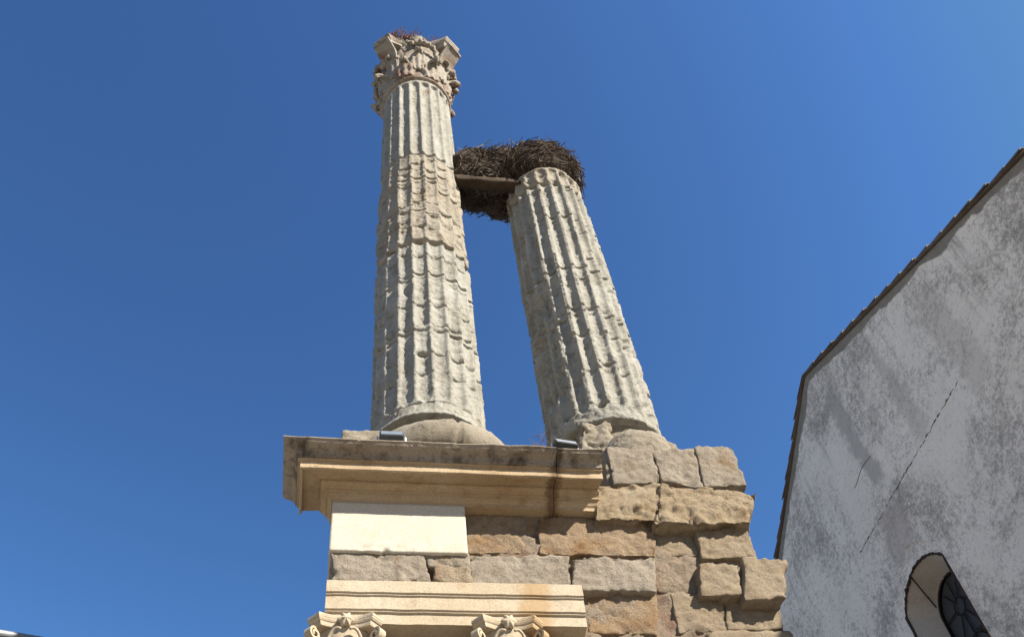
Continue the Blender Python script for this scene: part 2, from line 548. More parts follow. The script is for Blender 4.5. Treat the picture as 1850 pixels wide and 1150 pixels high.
BL = []  # (pixels bl br tr tl, face Y, depth, rad, amp, material)
G, T, O, C_, MO = 'b_grey', 'b_tan', 'b_orange', 'b_cream', 'mortar'
BL += [
    ([(1096, 872), (1112, 874), (1108, 812), (1090, 812)], 8.02, 0.6, 0.05, 0.02, G),
    ([(1108, 874), (1194, 870), (1180, 802), (1092, 804)], 7.97, 0.7, 0.07, 0.03, G),
    ([(1196, 868), (1272, 884), (1256, 808), (1176, 808)], 7.98, 0.7, 0.06, 0.03, G),
    ([(1273, 880), (1353, 876), (1325, 803), (1252, 804)], 7.97, 0.8, 0.07, 0.03, G),
    ([(1076, 938), (1186, 938), (1200, 868), (1080, 876)], 7.84, 0.6, 0.06, 0.05, C_),
    ([(1180, 945), (1360, 942), (1371, 884), (1192, 868)], 7.80, 0.7, 0.08, 0.06, C_),
    ([(838, 998), (969, 998), (966, 932), (838, 928)], 7.99, 0.6, 0.03, 0.02, O),
    ([(972, 1000), (1187, 1003), (1182, 934), (970, 930)], 7.96, 0.6, 0.04, 0.03, O),
    ([(1186, 1004), (1264, 1006), (1258, 940), (1182, 938)], 8.0, 0.6, 0.05, 0.03, T),
    ([(1268, 1010), (1372, 1006), (1344, 934), (1252, 938)], 7.93, 0.7, 0.06, 0.03, T),
    ([(595, 1050), (780, 1050), (768, 998), (596, 996)], 7.885, 0.6, 0.07, 0.03, G),
    ([(772, 1024), (850, 1026), (848, 998), (764, 998)], 7.90, 0.5, 0.03, 0.03, 'b_grey'),
    ([(782, 1052), (858, 1054), (852, 1018), (784, 1016)], 7.89, 0.5, 0.09, 0.03, T),
    ([(846, 1056), (1036, 1058), (1030, 1001), (846, 999)], 7.91, 0.6, 0.06, 0.035, G),
    ([(1034, 1068), (1190, 1068), (1184, 1004), (1030, 1003)], 7.90, 0.6, 0.08, 0.04, G),
    ([(1190, 1070), (1270, 1072), (1262, 1005), (1186, 1004)], 8.0, 0.6, 0.05, 0.03, MO),
    ([(1266, 1076), (1346, 1074), (1336, 1016), (1262, 1014)], 7.86, 0.6, 0.06, 0.03, T),
    ([(1346, 1082), (1424, 1080), (1424, 1008), (1338, 1004)], 7.80, 0.8, 0.07, 0.035, T),
    ([(1064, 1144), (1190, 1146), (1186, 1068), (1060, 1066)], 7.98, 0.6, 0.05, 0.03, O),
    ([(1192, 1146), (1230, 1146), (1222, 1070), (1186, 1068)], 8.03, 0.5, 0.05, 0.05, MO),
    ([(1226, 1143), (1318, 1140), (1306, 1068), (1210, 1066)], 7.97, 0.6, 0.05, 0.03, T),
    ([(1316, 1140), (1420, 1138), (1404, 1072), (1304, 1072)], 7.97, 0.7, 0.05, 0.03, T),
    ([(1070, 1215), (1180, 1218), (1176, 1146), (1064, 1144)], 8.0, 0.6, 0.06, 0.04, C_),
    ([(1180, 1218), (1282, 1218), (1276, 1148), (1176, 1147)], 7.99, 0.6, 0.06, 0.04, O),
    ([(1284, 1215), (1450, 1213), (1434, 1137), (1276, 1138)], 7.95, 0.7, 0.05, 0.03, T),
]
for i, (q, y, dp, rd, am, mt) in enumerate(BL):
    pits = None
    if mt == C_:
        def pits(P, nrm, i=i):
            pk = np.maximum(0, fbm(P, 10.0, 3, 300 + i, 0.6) - 0.08)
            low = np.clip((9.75 - P[:, 2]) / 0.25, 0, 1)
            return P - nrm * (0.035 * pk + 0.07 * low * np.abs(fbm(P, 4.0, 3, 330 + i)))[:, None]
    P, f = rough_block(px_quad(q, y), y, dp, rd, am, i + 3, 0.022 if i < 22 else 0.05, hollow=pits)
    link('stone_block', mesh_np('stone_block', P, f), M[mt], podium)

# lower courses down to the paving (below the frame of the photograph)
rnd = random.Random(11)
z = 7.45
ci = 0
while z > 0.02:
    hgt = min(z, rnd.uniform(0.5, 0.65))
    if z - hgt < 0.3:
        hgt = z
    x = -0.14
    first = True
    while x < 4.7:
        wd = rnd.uniform(0.7, 1.3)
        x2 = min(4.76, x + wd)
        if 4.76 - x2 < 0.4:
            x2 = 4.76
        P, f = rough_block([(x + 0.01, z - hgt + 0.01), (x2 - 0.01, z - hgt + 0.01), (x2 - 0.01, z - 0.01), (x + 0.01, z - 0.01)], 7.98 + rnd.uniform(-0.03, 0.03), 0.7, 0.05, 0.03, 200 + ci, 0.09)
        link('stone_block', mesh_np('stone_block', P, f), M[rnd.choice([G, T, T, O])], podium)
        ci += 1
        x = x2
    z -= hgt
# wall behind the small capitals
for k, (xa, xb, za, zb) in enumerate([(-0.14, 0.9, 7.45, 8.0), (0.9, 1.9, 7.45, 8.0), (1.9, 2.45, 7.45, 8.0)]):
    P, f = rough_block([(xa, za), (xb, za), (xb, zb), (xa, zb)], 8.0, 0.6, 0.04, 0.03, 60 + k, 0.04)
    link('stone_block', mesh_np('stone_block', P, f), M[T], podium)


def extrude_profile(prof, x0, x1, jit=0.0, seed=0, n=60):
    """prof: list of (y, z) closed outline, extruded along X with end caps"""
    prof = np.array(prof, float)
    k = len(prof)
    xs = np.linspace(x0, x1, n)
    P = np.zeros((n, k, 3))
    P[:, :, 0] = xs[:, None]
    P[:, :, 1] = prof[None, :, 0]
    P[:, :, 2] = prof[None, :, 1]
    if jit:
        q = P.reshape(-1, 3)
        P = P + (np.stack([0 * q[:, 0], fbm(q, 5, 4, seed), fbm(q, 5, 4, seed + 3)], 1) * jit).reshape(P.shape)
    mb = MB()
    vs = P.reshape(-1, 3)
    fs = []
    for i in range(n - 1):
        for j in range(k):
            j2 = (j + 1) % k
            fs.append((i * k + j, (i + 1) * k + j, (i + 1) * k + j2, i * k + j2))
    fs.append(tuple(range(k)))
    fs.append(tuple((n - 1) * k + j for j in range(k))[::-1])
    mb.add(vs, fs)
    return mb


# cornice: profile as (projection, z), mitred round the left corner
CW, CXL = 7.885, -0.145
CR = 2.78
prof_top = [(0.545, 10.02), (0.546, 10.008), (0.528, 9.992), (0.515, 9.975), (0.49, 9.962), (0.455, 9.95), (0.43, 9.935), (0.412, 9.915), (0.405, 9.895), (0.402, 9.876), (0.39, 9.872)]
prof_low = [(0.385, 9.868), (0.383, 9.855), (0.356, 9.852), (0.352, 9.845), (0.352, 9.757), (0.345, 9.75), (0.325, 9.75), (0.32, 9.80), (0.135, 9.818), (0.13, 9.79), (0.118, 9.782), (0.095, 9.768), (0.078, 9.742), (0.074, 9.72), (0.05, 9.716), (0.046, 9.695), (0.03, 9.66), (0.012, 9.64), (0.008, 9.60), (-0.35, 9.60), (-0.35, 9.868)]
prof_back = [(-0.45, 9.872), (-0.45, 10.02)]


SEAM = 2.265


def loft(rows, jit, seed):
    P = np.array(rows)
    k = P.shape[1]
    q = P.reshape(-1, 3)
    nz_ = fbm(q, 4, 4, seed)
    chip = np.minimum(0, fbm(q, 7, 4, seed + 9, 0.6) + 0.22)
    P = P + (np.stack([0.3 * nz_, nz_ - 2.2 * chip, fbm(q, 4, 4, seed + 3)], 1) * jit).reshape(P.shape)
    n = len(rows)
    fs = []
    for i in range(n - 1):
        for j in range(k):
            j2 = (j + 1) % k
            fs.append((i * k + j, (i + 1) * k + j, (i + 1) * k + j2, i * k + j2))
    fs.append(tuple(range(k)))
    fs.append(tuple((n - 1) * k + j for j in range(k))[::-1])
    mb = MB()
    mb.add(P.reshape(-1, 3), fs)
    return mb


def mitred(prof, jit, seed):
    prof = np.array(prof, float)
    rows = []
    yend = 8.22
    for t in np.linspace(0, 1, 14):            # left return, from the far end to the mitre
        y = yend + (CW - prof[:, 0] - yend) * t
        rows.append(np.stack([CXL - prof[:, 0], np.minimum(y, yend) if t < 1 else y, prof[:, 1]], 1))
    for t in np.linspace(0, 1, 120)[1:]:
        x = (CXL - prof[:, 0]) * (1 - t) + (SEAM - 0.004) * t
        rows.append(np.stack([x, CW - prof[:, 0], prof[:, 1]], 1))
    return loft(rows, jit, seed)


def straight(prof, jit, seed):
    prof = np.array(prof, float)
    return loft([np.stack([np.full(len(prof), x), CW - prof[:, 0] + 0.006, prof[:, 1] - 0.004], 1) for x in np.linspace(SEAM + 0.004, CR, 40)], jit, seed)


cor = mitred(prof_low, 0.006, 40).build('cornice', M['cornice'], podium)
cor['label'] = 'long restored limestone cornice moulding'
ct = mitred(prof_top + prof_back, 0.011, 44).build('cornice_crown', M['cornice_top'], cor)
ct['label'] = 'soot stained upper moulding'
cor2 = straight(prof_low, 0.006, 46).build('cornice', M['cornice'], podium)
cor2['label'] = 'short right-hand piece of the restored cornice'
ct = straight(prof_top + prof_back, 0.011, 49).build('cornice_crown', M['cornice_top'], cor2)
ct['label'] = 'soot stained upper moulding'
fr, ff = rough_block([(-0.142, 8.905), (1.272, 8.905), (1.272, 9.597), (-0.142, 9.597)], 7.86, 0.6, 0.012, 0.002, 77, 0.025, 0.001)
sel = np.maximum(0, fbm(fr, 9.0, 4, 515, 0.6) - 0.05) * np.exp(-((fr[:, 2] - 8.905) / 0.05) ** 2) * np.exp(-((fr[:, 0] - 0.25) / 0.35) ** 2)
fr[:, 1] += sel * 0.10 * (fr[:, 1] < 7.95)
fr[:, 2] += sel * 0.06
fb = link('frieze_block', mesh_np('frieze_block', fr, ff), M['white'], podium)
fb['label'] = 'clean white frieze block under the cornice'
arch_prof = [(7.72, 8.40), (7.72, 8.262), (7.735, 8.252), (7.735, 8.240), (7.75, 8.232), (7.75, 8.085), (7.765, 8.075), (7.765, 8.063), (7.785, 8.055), (7.785, 7.94), (8.3, 7.94), (8.3, 8.40)]
ar = extrude_profile(arch_prof, -0.135, 2.365, 0.006, 51).build('architrave', M['archi'], podium)
ar['label'] = 'cream limestone architrave of three stepped bands'


# ------------------------------------------------------------------ Corinthian capitals
def leaf(mb, ang, c, z0, r0, hgt, wid, curl, thick, seed, trim=1.0):
    """an acanthus leaf lying on the bell and curling out at the tip"""
    nu, nv = 15, 22
    path = []
    for v in np.linspace(0, trim, nv):
        if v < 0.62:
            a = v / 0.62
            rr = r0 + 0.06 * hgt * a * a + 0.02
            zz = z0 + hgt * 0.86 * a
            tang = (0.12, 1)
        else:
            a = (v - 0.62) / 0.38 * PI * 0.95
            rr = r0 + 0.06 * hgt + 0.02 + curl * (1 - math.cos(a)) * 0.5 * 1.25
            zz = z0 + hgt * 0.86 + curl * math.sin(a) * 0.55 - curl * 0.25 * (a / PI) ** 2
        path.append((rr, zz))
    path = np.array(path)
    tg = np.gradient(path, axis=0)
    tg /= np.linalg.norm(tg, axis=1, keepdims=True)
    nr = np.stack([tg[:, 1], -tg[:, 0]], 1)
    F = np.zeros((nu, nv, 3)); Bk = np.zeros((nu, nv, 3))
    for iu, u in enumerate(np.linspace(-1, 1, nu)):
        for iv, v in enumerate(np.linspace(0, 1, nv)):
            ws = wid * (0.82 + 0.30 * math.sin(PI * min(v * 1.15, 1)) - 0.62 * max(0, v - 0.55) / 0.45)
            lob = 1 - 0.26 * abs(math.sin(v * 10.5)) * abs(u) ** 1.5
            x = u * ws * lob
            bulge = 0.10 * wid * (1 - u * u) + 0.11 * wid * math.cos(u * 10.0) * (1 - 0.4 * v)
            ct_, st_ = path[iv] + nr[iv] * (bulge + thick * 0.5), path[iv] + nr[iv] * (bulge * 0.5 - thick * 0.5)
            for arr, (rr, zz) in ((F, ct_), (Bk, st_)):
                th = ang + x / max(rr, 0.2)
                arr[iu, iv] = (c[0] + rr * math.cos(th), c[1] + rr * math.sin(th), zz)
    vs = np.concatenate([F.reshape(-1, 3), Bk.reshape(-1, 3)])
    vs = vs + fbm(vs, 3.0 / wid * 0.5, 3, seed)[:, None] * wid * 0.12
    n0 = nu * nv
    fs = []
    for i in range(nu - 1):
        for k in range(nv - 1):
            a, b, c2, d = i * nv + k, (i + 1) * nv + k, (i + 1) * nv + k + 1, i * nv + k + 1
            fs.append((a, b, c2, d)); fs.append((n0 + a, n0 + d, n0 + c2, n0 + b))
    ring = [(i * nv) for i in range(nu)] + [(nu - 1) * nv + k for k in range(1, nv)] + [i * nv + nv - 1 for i in range(nu - 2, -1, -1)] + [k for k in range(nv - 2, 0, -1)]
    for a, b in zip(ring, ring[1:] + ring[:1]):
        fs.append((b, a, n0 + a, n0 + b))
    mb.add(vs, fs)


def volute(mb, ang, c, pts, width, thick):
    """ribbon following (r, z) points in the vertical plane at angle ang, with raised edges"""
    pts = np.array(pts, float)
    tg = np.gradient(pts, axis=0); tg /= np.linalg.norm(tg, axis=1, keepdims=True) + 1e-9
    nr = np.stack([-tg[:, 1], tg[:, 0]], 1)
    us = [(-1, 1), (-0.72, 1.0), (-0.6, 0.35), (0.6, 0.35), (0.72, 1.0), (1, 1), (1, -1), (-1, -1)]
    ca, sa = math.cos(ang), math.sin(ang)
    P = np.zeros((len(pts), len(us), 3))
    n = len(pts)
    for i in range(n):
        wf = width * (0.65 + 0.35 * min(1, i / (n * 0.35)))
        for j, (u, s) in enumerate(us):
            for sgn in (1,):
                rr, zz = pts[i] - nr[i] * s * thick * 0.5
                P[i, j] = (c[0] + rr * ca - u * wf * 0.5 * sa, c[1] + rr * sa + u * wf * 0.5 * ca, zz)
    k = len(us)
    fs = []
    for i in range(n - 1):
        for j in range(k):
            j2 = (j + 1) % k
            fs.append((i * k + j, i * k + j2, (i + 1) * k + j2, (i + 1) * k + j))
    fs.append(tuple(range(k))[::-1]); fs.append(tuple((n - 1) * k + j for j in range(k)))
    mb.add(P.reshape(-1, 3), fs)


def spiral_path(s, z0):
    pts = []
    # stalk from the bell to the corner, then a scroll rolled under the abacus
    for t in np.linspace(0, 1, 10):
        pts.append((s * (0.80 + 0.38 * t ** 1.4), z0 + s * (1.05 + 0.68 * t - 0.06 * t * t)))
    cxr, czr = s * 1.165, z0 + s * 1.49
    for a in np.linspace(PI * 0.5, -PI * 2.3, 34)[1:]:
        rr = s * 0.185 * (1 - 0.72 * (PI * 0.5 - a) / (PI * 2.8))
        pts.append((cxr + rr * math.cos(a), czr + rr * math.sin(a)))
    return pts


def capital(parent, c, z0, s, mat, worn=False, seed=0, half=1.0):
    """s = scale (1 for the great capital: 2.15 m high). parts of the thing, one mesh each"""
    # bell with the astragal ring
    prof = [(0.0, -0.02), (0.735, -0.02), (0.775, 0.0), (0.79, 0.035), (0.775, 0.07), (0.742, 0.085), (0.742, 0.11), (0.75, 0.3), (0.765, 0.7), (0.78, 1.1), (0.775, 1.4), (0.79, 1.62), (0.82, 1.76), (0.83, 1.82), (0.80, 1.84), (0.0, 1.84)]
    n = 72
    P = np.zeros((n, len(prof), 3))
    for i in range(n):
        a = 2 * PI * i / n
        for j, (r_, z_) in enumerate(prof):
            P[i, j] = (c[0] + s * r_ * math.cos(a), c[1] + s * r_ * math.sin(a), z0 + s * z_)
    mb = MB(); mb.grid(P, True)
    cap = mb.build('capital', mat, parent, True)
    # abacus with hollow sides and cut corners
    out = []
    hs, ch = half, 0.29
    for q in range(4):
        a0 = q * PI / 2
        side = []
        for t in np.linspace(-1, 1, 19):
            x = t * (hs - ch)
            y = -(hs - 0.20 * (1 - t * t))
            side.append((x, y))
        for (x, y) in side:
            out.append((x * math.cos(a0) - y * math.sin(a0), x * math.sin(a0) + y * math.cos(a0)))
    out = np.array(out)
    lv = [(0.90, 1.83), (0.915, 1.87), (0.925, 1.95), (0.955, 1.97), (0.985, 2.02), (0.99, 2.06), (1.0, 2.07), (1.0, 2.15), (0.985, 2.17)]
    P = np.zeros((len(out), len(lv), 3))
    for j, (k, zz) in enumerate(lv):
        P[:, j, 0] = c[0] + out[:, 0] * k * s
        P[:, j, 1] = c[1] + out[:, 1] * k * s
        P[:, j, 2] = z0 + zz * s
    q = P.reshape(-1, 3)
    P = P + (np.stack([fbm(q, 2.2 / s, 3, seed + 5), fbm(q, 2.2 / s, 3, seed + 6), fbm(q, 3.0 / s, 3, seed + 7)], 1) * (0.075 if worn else 0.02) * s).reshape(P.shape)
    mb = MB(); mb.grid(P, True)
    nO, nL = len(out), len(lv)
    mb.f.append([i * nL for i in range(nO)][::-1])
    mb.f.append([i * nL + nL - 1 for i in range(nO)])
    mb.build('abacus', mat, cap)
    for k in range(8):
        a = k * PI / 4 + (PI / 8 if True else 0)
        mb = MB()
        leaf(mb, a, c, z0 + 0.10 * s, 0.735 * s, 0.70 * s, 0.25 * s, (0.16 + 0.05 * (k * 37 % 5) / 4) * s, 0.06 * s, seed + k)
        mb.build('acanthus_leaf', mat, cap, True)
    for k in range(8):
        a = k * PI / 4
        mb = MB()
        leaf(mb, a, c, z0 + 0.42 * s, 0.745 * s, 0.95 * s, 0.21 * s, 0.15 * s, 0.06 * s, seed + 20 + k)
        mb.build('acanthus_leaf', mat, cap, True)
    for k in range(4):
        a = PI / 4 + k * PI / 2
        mb = MB()
        volute(mb, a, c, spiral_path(s * (half + 0.02), z0)[:(11 if worn else 99)], (0.44 if worn else 0.24) * s, 0.07 * s)
        mb.build('volute', mat, cap)
        # slimmer helices running to the middle of each side
        for sg in (-1, 1):
            mb = MB()
            pts = []
            b = a + sg * PI / 4
            for t in np.linspace(0, 1, 16):
                an = a + sg * (0.16 + 0.50 * t)
                rr = s * (0.86 + 0.10 * math.sin(t * PI * 0.6))
                zz = z0 + s * (1.18 + 0.52 * math.sin(t * PI * 0.62) - 0.02 * t)
                pts.append((c[0] + rr * math.cos(an), c[1] + rr * math.sin(an), zz))
            q = np.array(pts)
            if worn:
                q = q + np.stack([fbm(q, 5, 2, 80 + k), fbm(q, 5, 2, 90 + k), fbm(q, 5, 2, 99)], 1) * 0.07
            mb.tube(list(q), [s * ((0.066 if worn else 0.05) * (1 + (0.35 * math.sin(i * 2.1 + k) if worn else 0)) - 0.012 * i / 15) for i in range(16)], 7)
            mb.build('helix', mat, cap, True)
    for k in range(4):
        a = k * PI / 2
        mb = MB()
        # flower: a lumpy rosette in the middle of the hollow side
        P = np.zeros((24, 13, 3))
        rc = s * (half - 0.12)
        for i in range(24):
            th = 2 * PI * i / 24
            for j in range(13):
                ph = PI * j / 12
                rad = s * 0.19 * (1 + 0.16 * math.cos(th * 6) * math.sin(ph))
                lx = rad * math.sin(ph) * math.cos(th)
                lz = rad * math.sin(ph) * math.sin(th) * 1.15
                ly = rad * math.cos(ph) * 0.62
                P[i, j] = (c[0] + (rc + ly) * math.cos(a) - lx * math.sin(a), c[1] + (rc + ly) * math.sin(a) + lx * math.cos(a), z0 + 1.99 * s + lz)
        q = P.reshape(-1, 3)
        P = P + (np.stack([fbm(q, 9 / s, 3, seed + 31)] * 3, 1) * 0.035 * s).reshape(P.shape)
        mb.grid(P, True)
        mb.build('fleuron', mat, cap, True)
    return cap


# ------------------------------------------------------------------ fluted shafts
def shaft(parent, c, zs, zt, rfun, mat, seed, depth=0.06, breaks=0.45, erode=0.018, top_end=None, bot_end=None, dz=0.014, nper=16, phase=0.0, joint=0.03, extra=None, width=0.40, plaster=0.0, rings=()):
    nth = 20 * nper
    nz = int((zt - zs) / dz)
    th = np.linspace(0, 2 * PI, nth, endpoint=False)
    zz = np.linspace(zs, zt, nz)
    TH, ZZ = np.meshgrid(th, zz, indexing='ij')
    TH = TH.ravel(); ZZ = ZZ.ravel()
    r0 = rfun(ZZ)
    S = np.stack([r0 * np.cos(TH), r0 * np.sin(TH), ZZ], 1)
    nA = fbm(S, 1.6, 3, seed)
    nB = fbm(S, 5.0, 4, seed + 10)
    nC = fbm(S, 18.0, 3, seed + 20)
    t = TH / (2 * PI) * 20 + phase + 0.045 * fbm(S * [1, 1, 0.5], 2.5, 3, seed + 30) * (erode / 0.018)
    i = np.floor(t).astype(int) % 20
    f = t - np.floor(t)
    sft = (f - 0.5) / width
    g = np.sqrt(np.maximum(0, 1 - sft ** 2))
    dep = depth * np.clip(1.0 + 0.35 * nA + 0.2 * nB, 0.3, 1.4)
    if top_end:
        k = np.clip((ZZ - (top_end - 0.10)) / 0.10, 0, 1)
        g = np.sqrt(np.maximum(0, 1 - sft ** 2 - k ** 2))
    if bot_end:
        wob = bot_end + 0.06 * nA
        k = np.clip((wob + 0.14 - ZZ) / 0.14, 0, 1)
        g = np.where(k > 0, np.sqrt(np.maximum(0, 1 - sft ** 2 - k ** 2)), g)
    rr = r0 - dep * g
    if breaks:
        rng = np.random.RandomState(seed)
        ncrs = int((zt - zs) / breaks) + 3
        course = zs - breaks * 0.5 + np.arange(ncrs) * breaks + rng.uniform(-0.12, 0.12, ncrs)
        zw = ZZ + 0.022 * nB
        best = np.full(len(ZZ), 9.0)
        blk = np.zeros(len(ZZ), int)
        strength = np.zeros(len(ZZ))
        sec = i
        for k in range(ncrs):
            loose = rng.uniform() < 0.28
            jit = rng.uniform(-0.20, 0.20, 20) * (rng.uniform(0, 1, 20) < (0.8 if loose else 0.12)) + 0.03 * np.sin(np.arange(20) * PI / 10 + rng.uniform(0, 6))
            stg = rng.uniform(-0.6 if loose else 0.0, 1.3, 20).clip(0.0, 1)
            jp = course[k] + jit[sec]
            d = zw - jp
            ab = np.where(d < 0, -d * 1.6, d)      # the stone above overhangs, the one below is rounded off
            m_ = ab < best
            best = np.where(m_, ab, best)
            strength = np.where(m_, stg[sec], strength)
            blk += (d > 0)
        off = rng.uniform(-1, 1, (20, ncrs + 2))
        fill = rng.uniform(0.0, 1.0, (20, ncrs + 2)) * plaster
        rr = rr + dep * g * fill[sec, blk]
        rr = rr + 0.013 * off[sec, blk] * (erode / 0.018)
        rr = rr - joint * strength * np.exp(-(best / 0.017) ** 2)
        spall = np.maximum(0, fbm(S, 6.5, 3, seed + 80) - 0.05)
        rr = rr - 0.20 * spall * strength * np.exp(-(best / 0.045) ** 2)
        # edges of the stones worn round where they meet the flute
    nD = fbm(S, 42.0, 2, seed + 70)
    rr = rr + erode * (0.6 * nA + 0.8 * nB) + 0.012 * nC + 0.006 * nD
    rr = rr - np.maximum(0, fbm(S, 3.3, 3, seed + 50) - 0.30) * erode * 7
    for k, zr in enumerate(rings):            # open joints that run right round the shaft
        d = ZZ + 0.02 * nB + 0.012 * np.sin(TH * 2 + k) - zr
        gap = np.clip(0.75 + 1.6 * fbm(S, 2.2, 2, seed + 60 + k), 0.1, 1.3)
        rr = rr - 0.10 * gap * np.exp(-(np.where(d < 0, d, d * 1.8) / 0.026) ** 2)
    if extra:
        rr = extra(rr, TH, ZZ, nB)
    # soft worn lips at both ends
    e1 = np.clip(1 - (zt - ZZ) / 0.10, 0, 1); e2 = np.clip(1 - (ZZ - zs) / 0.035, 0, 1)
    rr = rr - 0.19 * np.sqrt(e1) * np.clip(0.85 + 1.0 * nB, 0.35, 1.5) - 0.03 * e2 ** 2 * (1 + 1.6 * nB)
    zc = ZZ + np.where((ZZ > zt - dz) | (ZZ < zs + dz), 0.03 * nA, 0)
    V = np.stack([c[0] + rr * np.cos(TH), c[1] + rr * np.sin(TH), zc], 1)
    A = np.arange(nth * nz).reshape(nth, nz)
    B_ = np.roll(A, -1, 0)
    F = np.stack([A[:, :-1], B_[:, :-1], B_[:, 1:], A[:, 1:]], -1).reshape(-1, 4)
    # close both ends with fans of quads through a centre ring
    cen = np.array([[c[0], c[1], zs], [c[0], c[1], zt]])
    nb = len(V)
    V = np.concatenate([V, cen])
    tri1 = np.stack([B_[:, 0], A[:, 0], np.full(nth, nb), np.full(nth, nb)], 1)
    me_f = [tuple(x) for x in np.stack([B_[:, 0], A[:, 0], np.full(nth, nb)], 1)]
    me_t = [tuple(x) for x in np.stack([A[:, -1], B_[:, -1], np.full(nth, nb + 1)], 1)]
    me = bpy.data.meshes.new('drum')
    me.from_pydata(V.tolist(), [], F.tolist() + me_f + me_t)
    me.polygons.foreach_set('use_smooth', np.ones(len(me.polygons), dtype=bool))
    me.update()
    return link('drum', me, mat, parent)


def lerp_r(pts):
    zs = np.array([p[0] for p in pts]); rs = np.array([p[1] for p in pts])
    return lambda z: np.interp(z, zs, rs)


C1 = (1.065, 9.2)
C2 = (3.53, 9.2)
col1 = empty('fluted_column', (C1[0], C1[1], 10.92))
tag(col1, 'tall fluted stone column with a Corinthian capital, standing at the left of the nest', 'column')
rf1 = lerp_r([(11.7, 0.83), (11.85, 0.795), (12.2, 0.793), (16.3, 0.79), (19.7, 0.757), (23.6, 0.73)])


def flare1(rr, TH, ZZ, nB):
    k = np.clip((11.98 - ZZ) / 0.26, 0, 1)
    return rr + 0.05 * k * k


shaft(col1, C1, 11.74, 16.28, rf1, M['col_grey'], 21, 0.075, 0.62, 0.013, None, 12.05, extra=flare1, joint=0.055, plaster=0.35, rings=(15.27, 13.72))
shaft(col1, C1, 16.29, 19.66, rf1, M['col_buff'], 34, 0.056, 0.40, 0.022, joint=0.06, plaster=0.75, rings=(18.62,))
dC = shaft(col1, C1, 19.67, 23.46, lambda z: rf1(z) + 0.005, M['col_grey'], 47, 0.065, 0, 0.006, 23.28, None)
cap1 = capital(col1, (1.05, 9.2), 23.45, 1.0, M['cap'], True, 3, 1.0)

col2 = empty('fluted_column', (C2[0], C2[1], 10.92))
tag(col2, 'shorter broken fluted column without a capital, topped by the twig nest', 'column')
rf2 = lerp_r([(11.7, 0.80), (14.0, 0.80), (16.5, 0.775), (18.9, 0.74), (19.6, 0.735)])


def scar(rr, TH, ZZ, nB):
    # broken patch down the left flank
    a = np.arctan2(np.sin(TH - R(200)), np.cos(TH - R(200)))
    w_ = np.exp(-(a / 0.55) ** 2) * np.clip((ZZ - 12.6) / 0.3, 0, 1) * np.clip((15.6 - ZZ) / 0.3, 0, 1)
    return rr - w_ * (0.07 + 0.20 * np.abs(nB))


shaft(col2, C2, 11.88, 18.93, rf2, M['col_grey'], 63, 0.088, 0.80, 0.015, None, 12.1, extra=scar, phase=0.35, joint=0.05, width=0.36, plaster=0.25, rings=(14.45, 15.8, 17.6))
shaft(col2, (C2[0] - 0.02, C2[1]), 18.94, 19.55, lambda z: rf2(z) - 0.005, M['col_buff'], 71, 0.06, 0.3, 0.022, 19.42, phase=0.35)


# column bases
def torus_part(parent, c, z, rmaj, rmin, a0, a1, mat, seed, name='torus', cracks=(), sz=1.0, amp=0.03, sag=0.0):
    n, k = max(20, int((a1 - a0) * rmaj / 0.03)), 22
    A = np.linspace(a0, a1, n)
    P = np.zeros((n, k, 3))
    for i, a in enumerate(A):
        end = min(1.0, min(i, n - 1 - i) / 4.0) ** 0.5 * 0.85 + 0.15 if (a1 - a0) < 6.2 else 1
        cr = 1.0
        for cc in cracks:
            cr -= 0.22 * math.exp(-((a - cc) / 0.02) ** 2)
        for j in range(k):
            b = 2 * PI * j / k
            e = abs(math.cos(b)) ** 0.8 * (1 if math.cos(b) > 0 else -1)
            rr = rmaj + rmin * e * end * cr
            P[i, j] = (c[0] + rr * math.cos(a), c[1] + rr * math.sin(a), z + rmin * sz * math.sin(b) * end * cr - sag * math.exp(-((a - R(-124)) / R(24)) ** 2))
    q = P.reshape(-1, 3)
    cen = np.stack([c[0] + rmaj * np.cos(A), c[1] + rmaj * np.sin(A), np.full(n, z)], 1)
    nr = P - cen[:, None, :]
    nr /= np.linalg.norm(nr, axis=2, keepdims=True) + 1e-9
    P = P + nr * (amp * fbm(q, 2.5, 4, seed) + amp * 0.9 * fbm(q, 9, 4, seed + 1, 0.6)).reshape(n, k)[:, :, None]
    Q = np.concatenate([P, P[:, :1]], 1)
    mb = MB()
    fs = []
    for i in range(n - 1):
        for j in range(k):
            j2 = (j + 1) % k
            fs.append((i * k + j, (i + 1) * k + j, (i + 1) * k + j2, i * k + j2))
    fs.append(tuple(range(k))); fs.append(tuple((n - 1) * k + j for j in range(k))[::-1])
    mb.add(P.reshape(-1, 3), fs)
    return mb.build(name, mat, parent, True)


def core_cyl(parent, c, z0, z1, r_, mat, name):
    n = 48
    P = np.zeros((n, 14, 3))
    for i in range(n):
        a = 2 * PI * i / n
        for j, z_ in enumerate(np.linspace(z0, z1, 12)):
            P[i, j + 1] = (c[0] + r_ * math.cos(a), c[1] + r_ * math.sin(a), z_)
        P[i, 0] = (c[0], c[1], z0); P[i, 13] = (c[0], c[1], z1)
    q = P.reshape(-1, 3)
    P[:, 1:13] += (np.stack([fbm(q, 3, 3, 5), fbm(q, 3, 3, 6), 0 * q[:, 0]], 1) * 0.04).reshape(P.shape)[:, 1:13]
    mb = MB(); mb.grid(P, True)
    return mb.build(name, mat, parent, True)


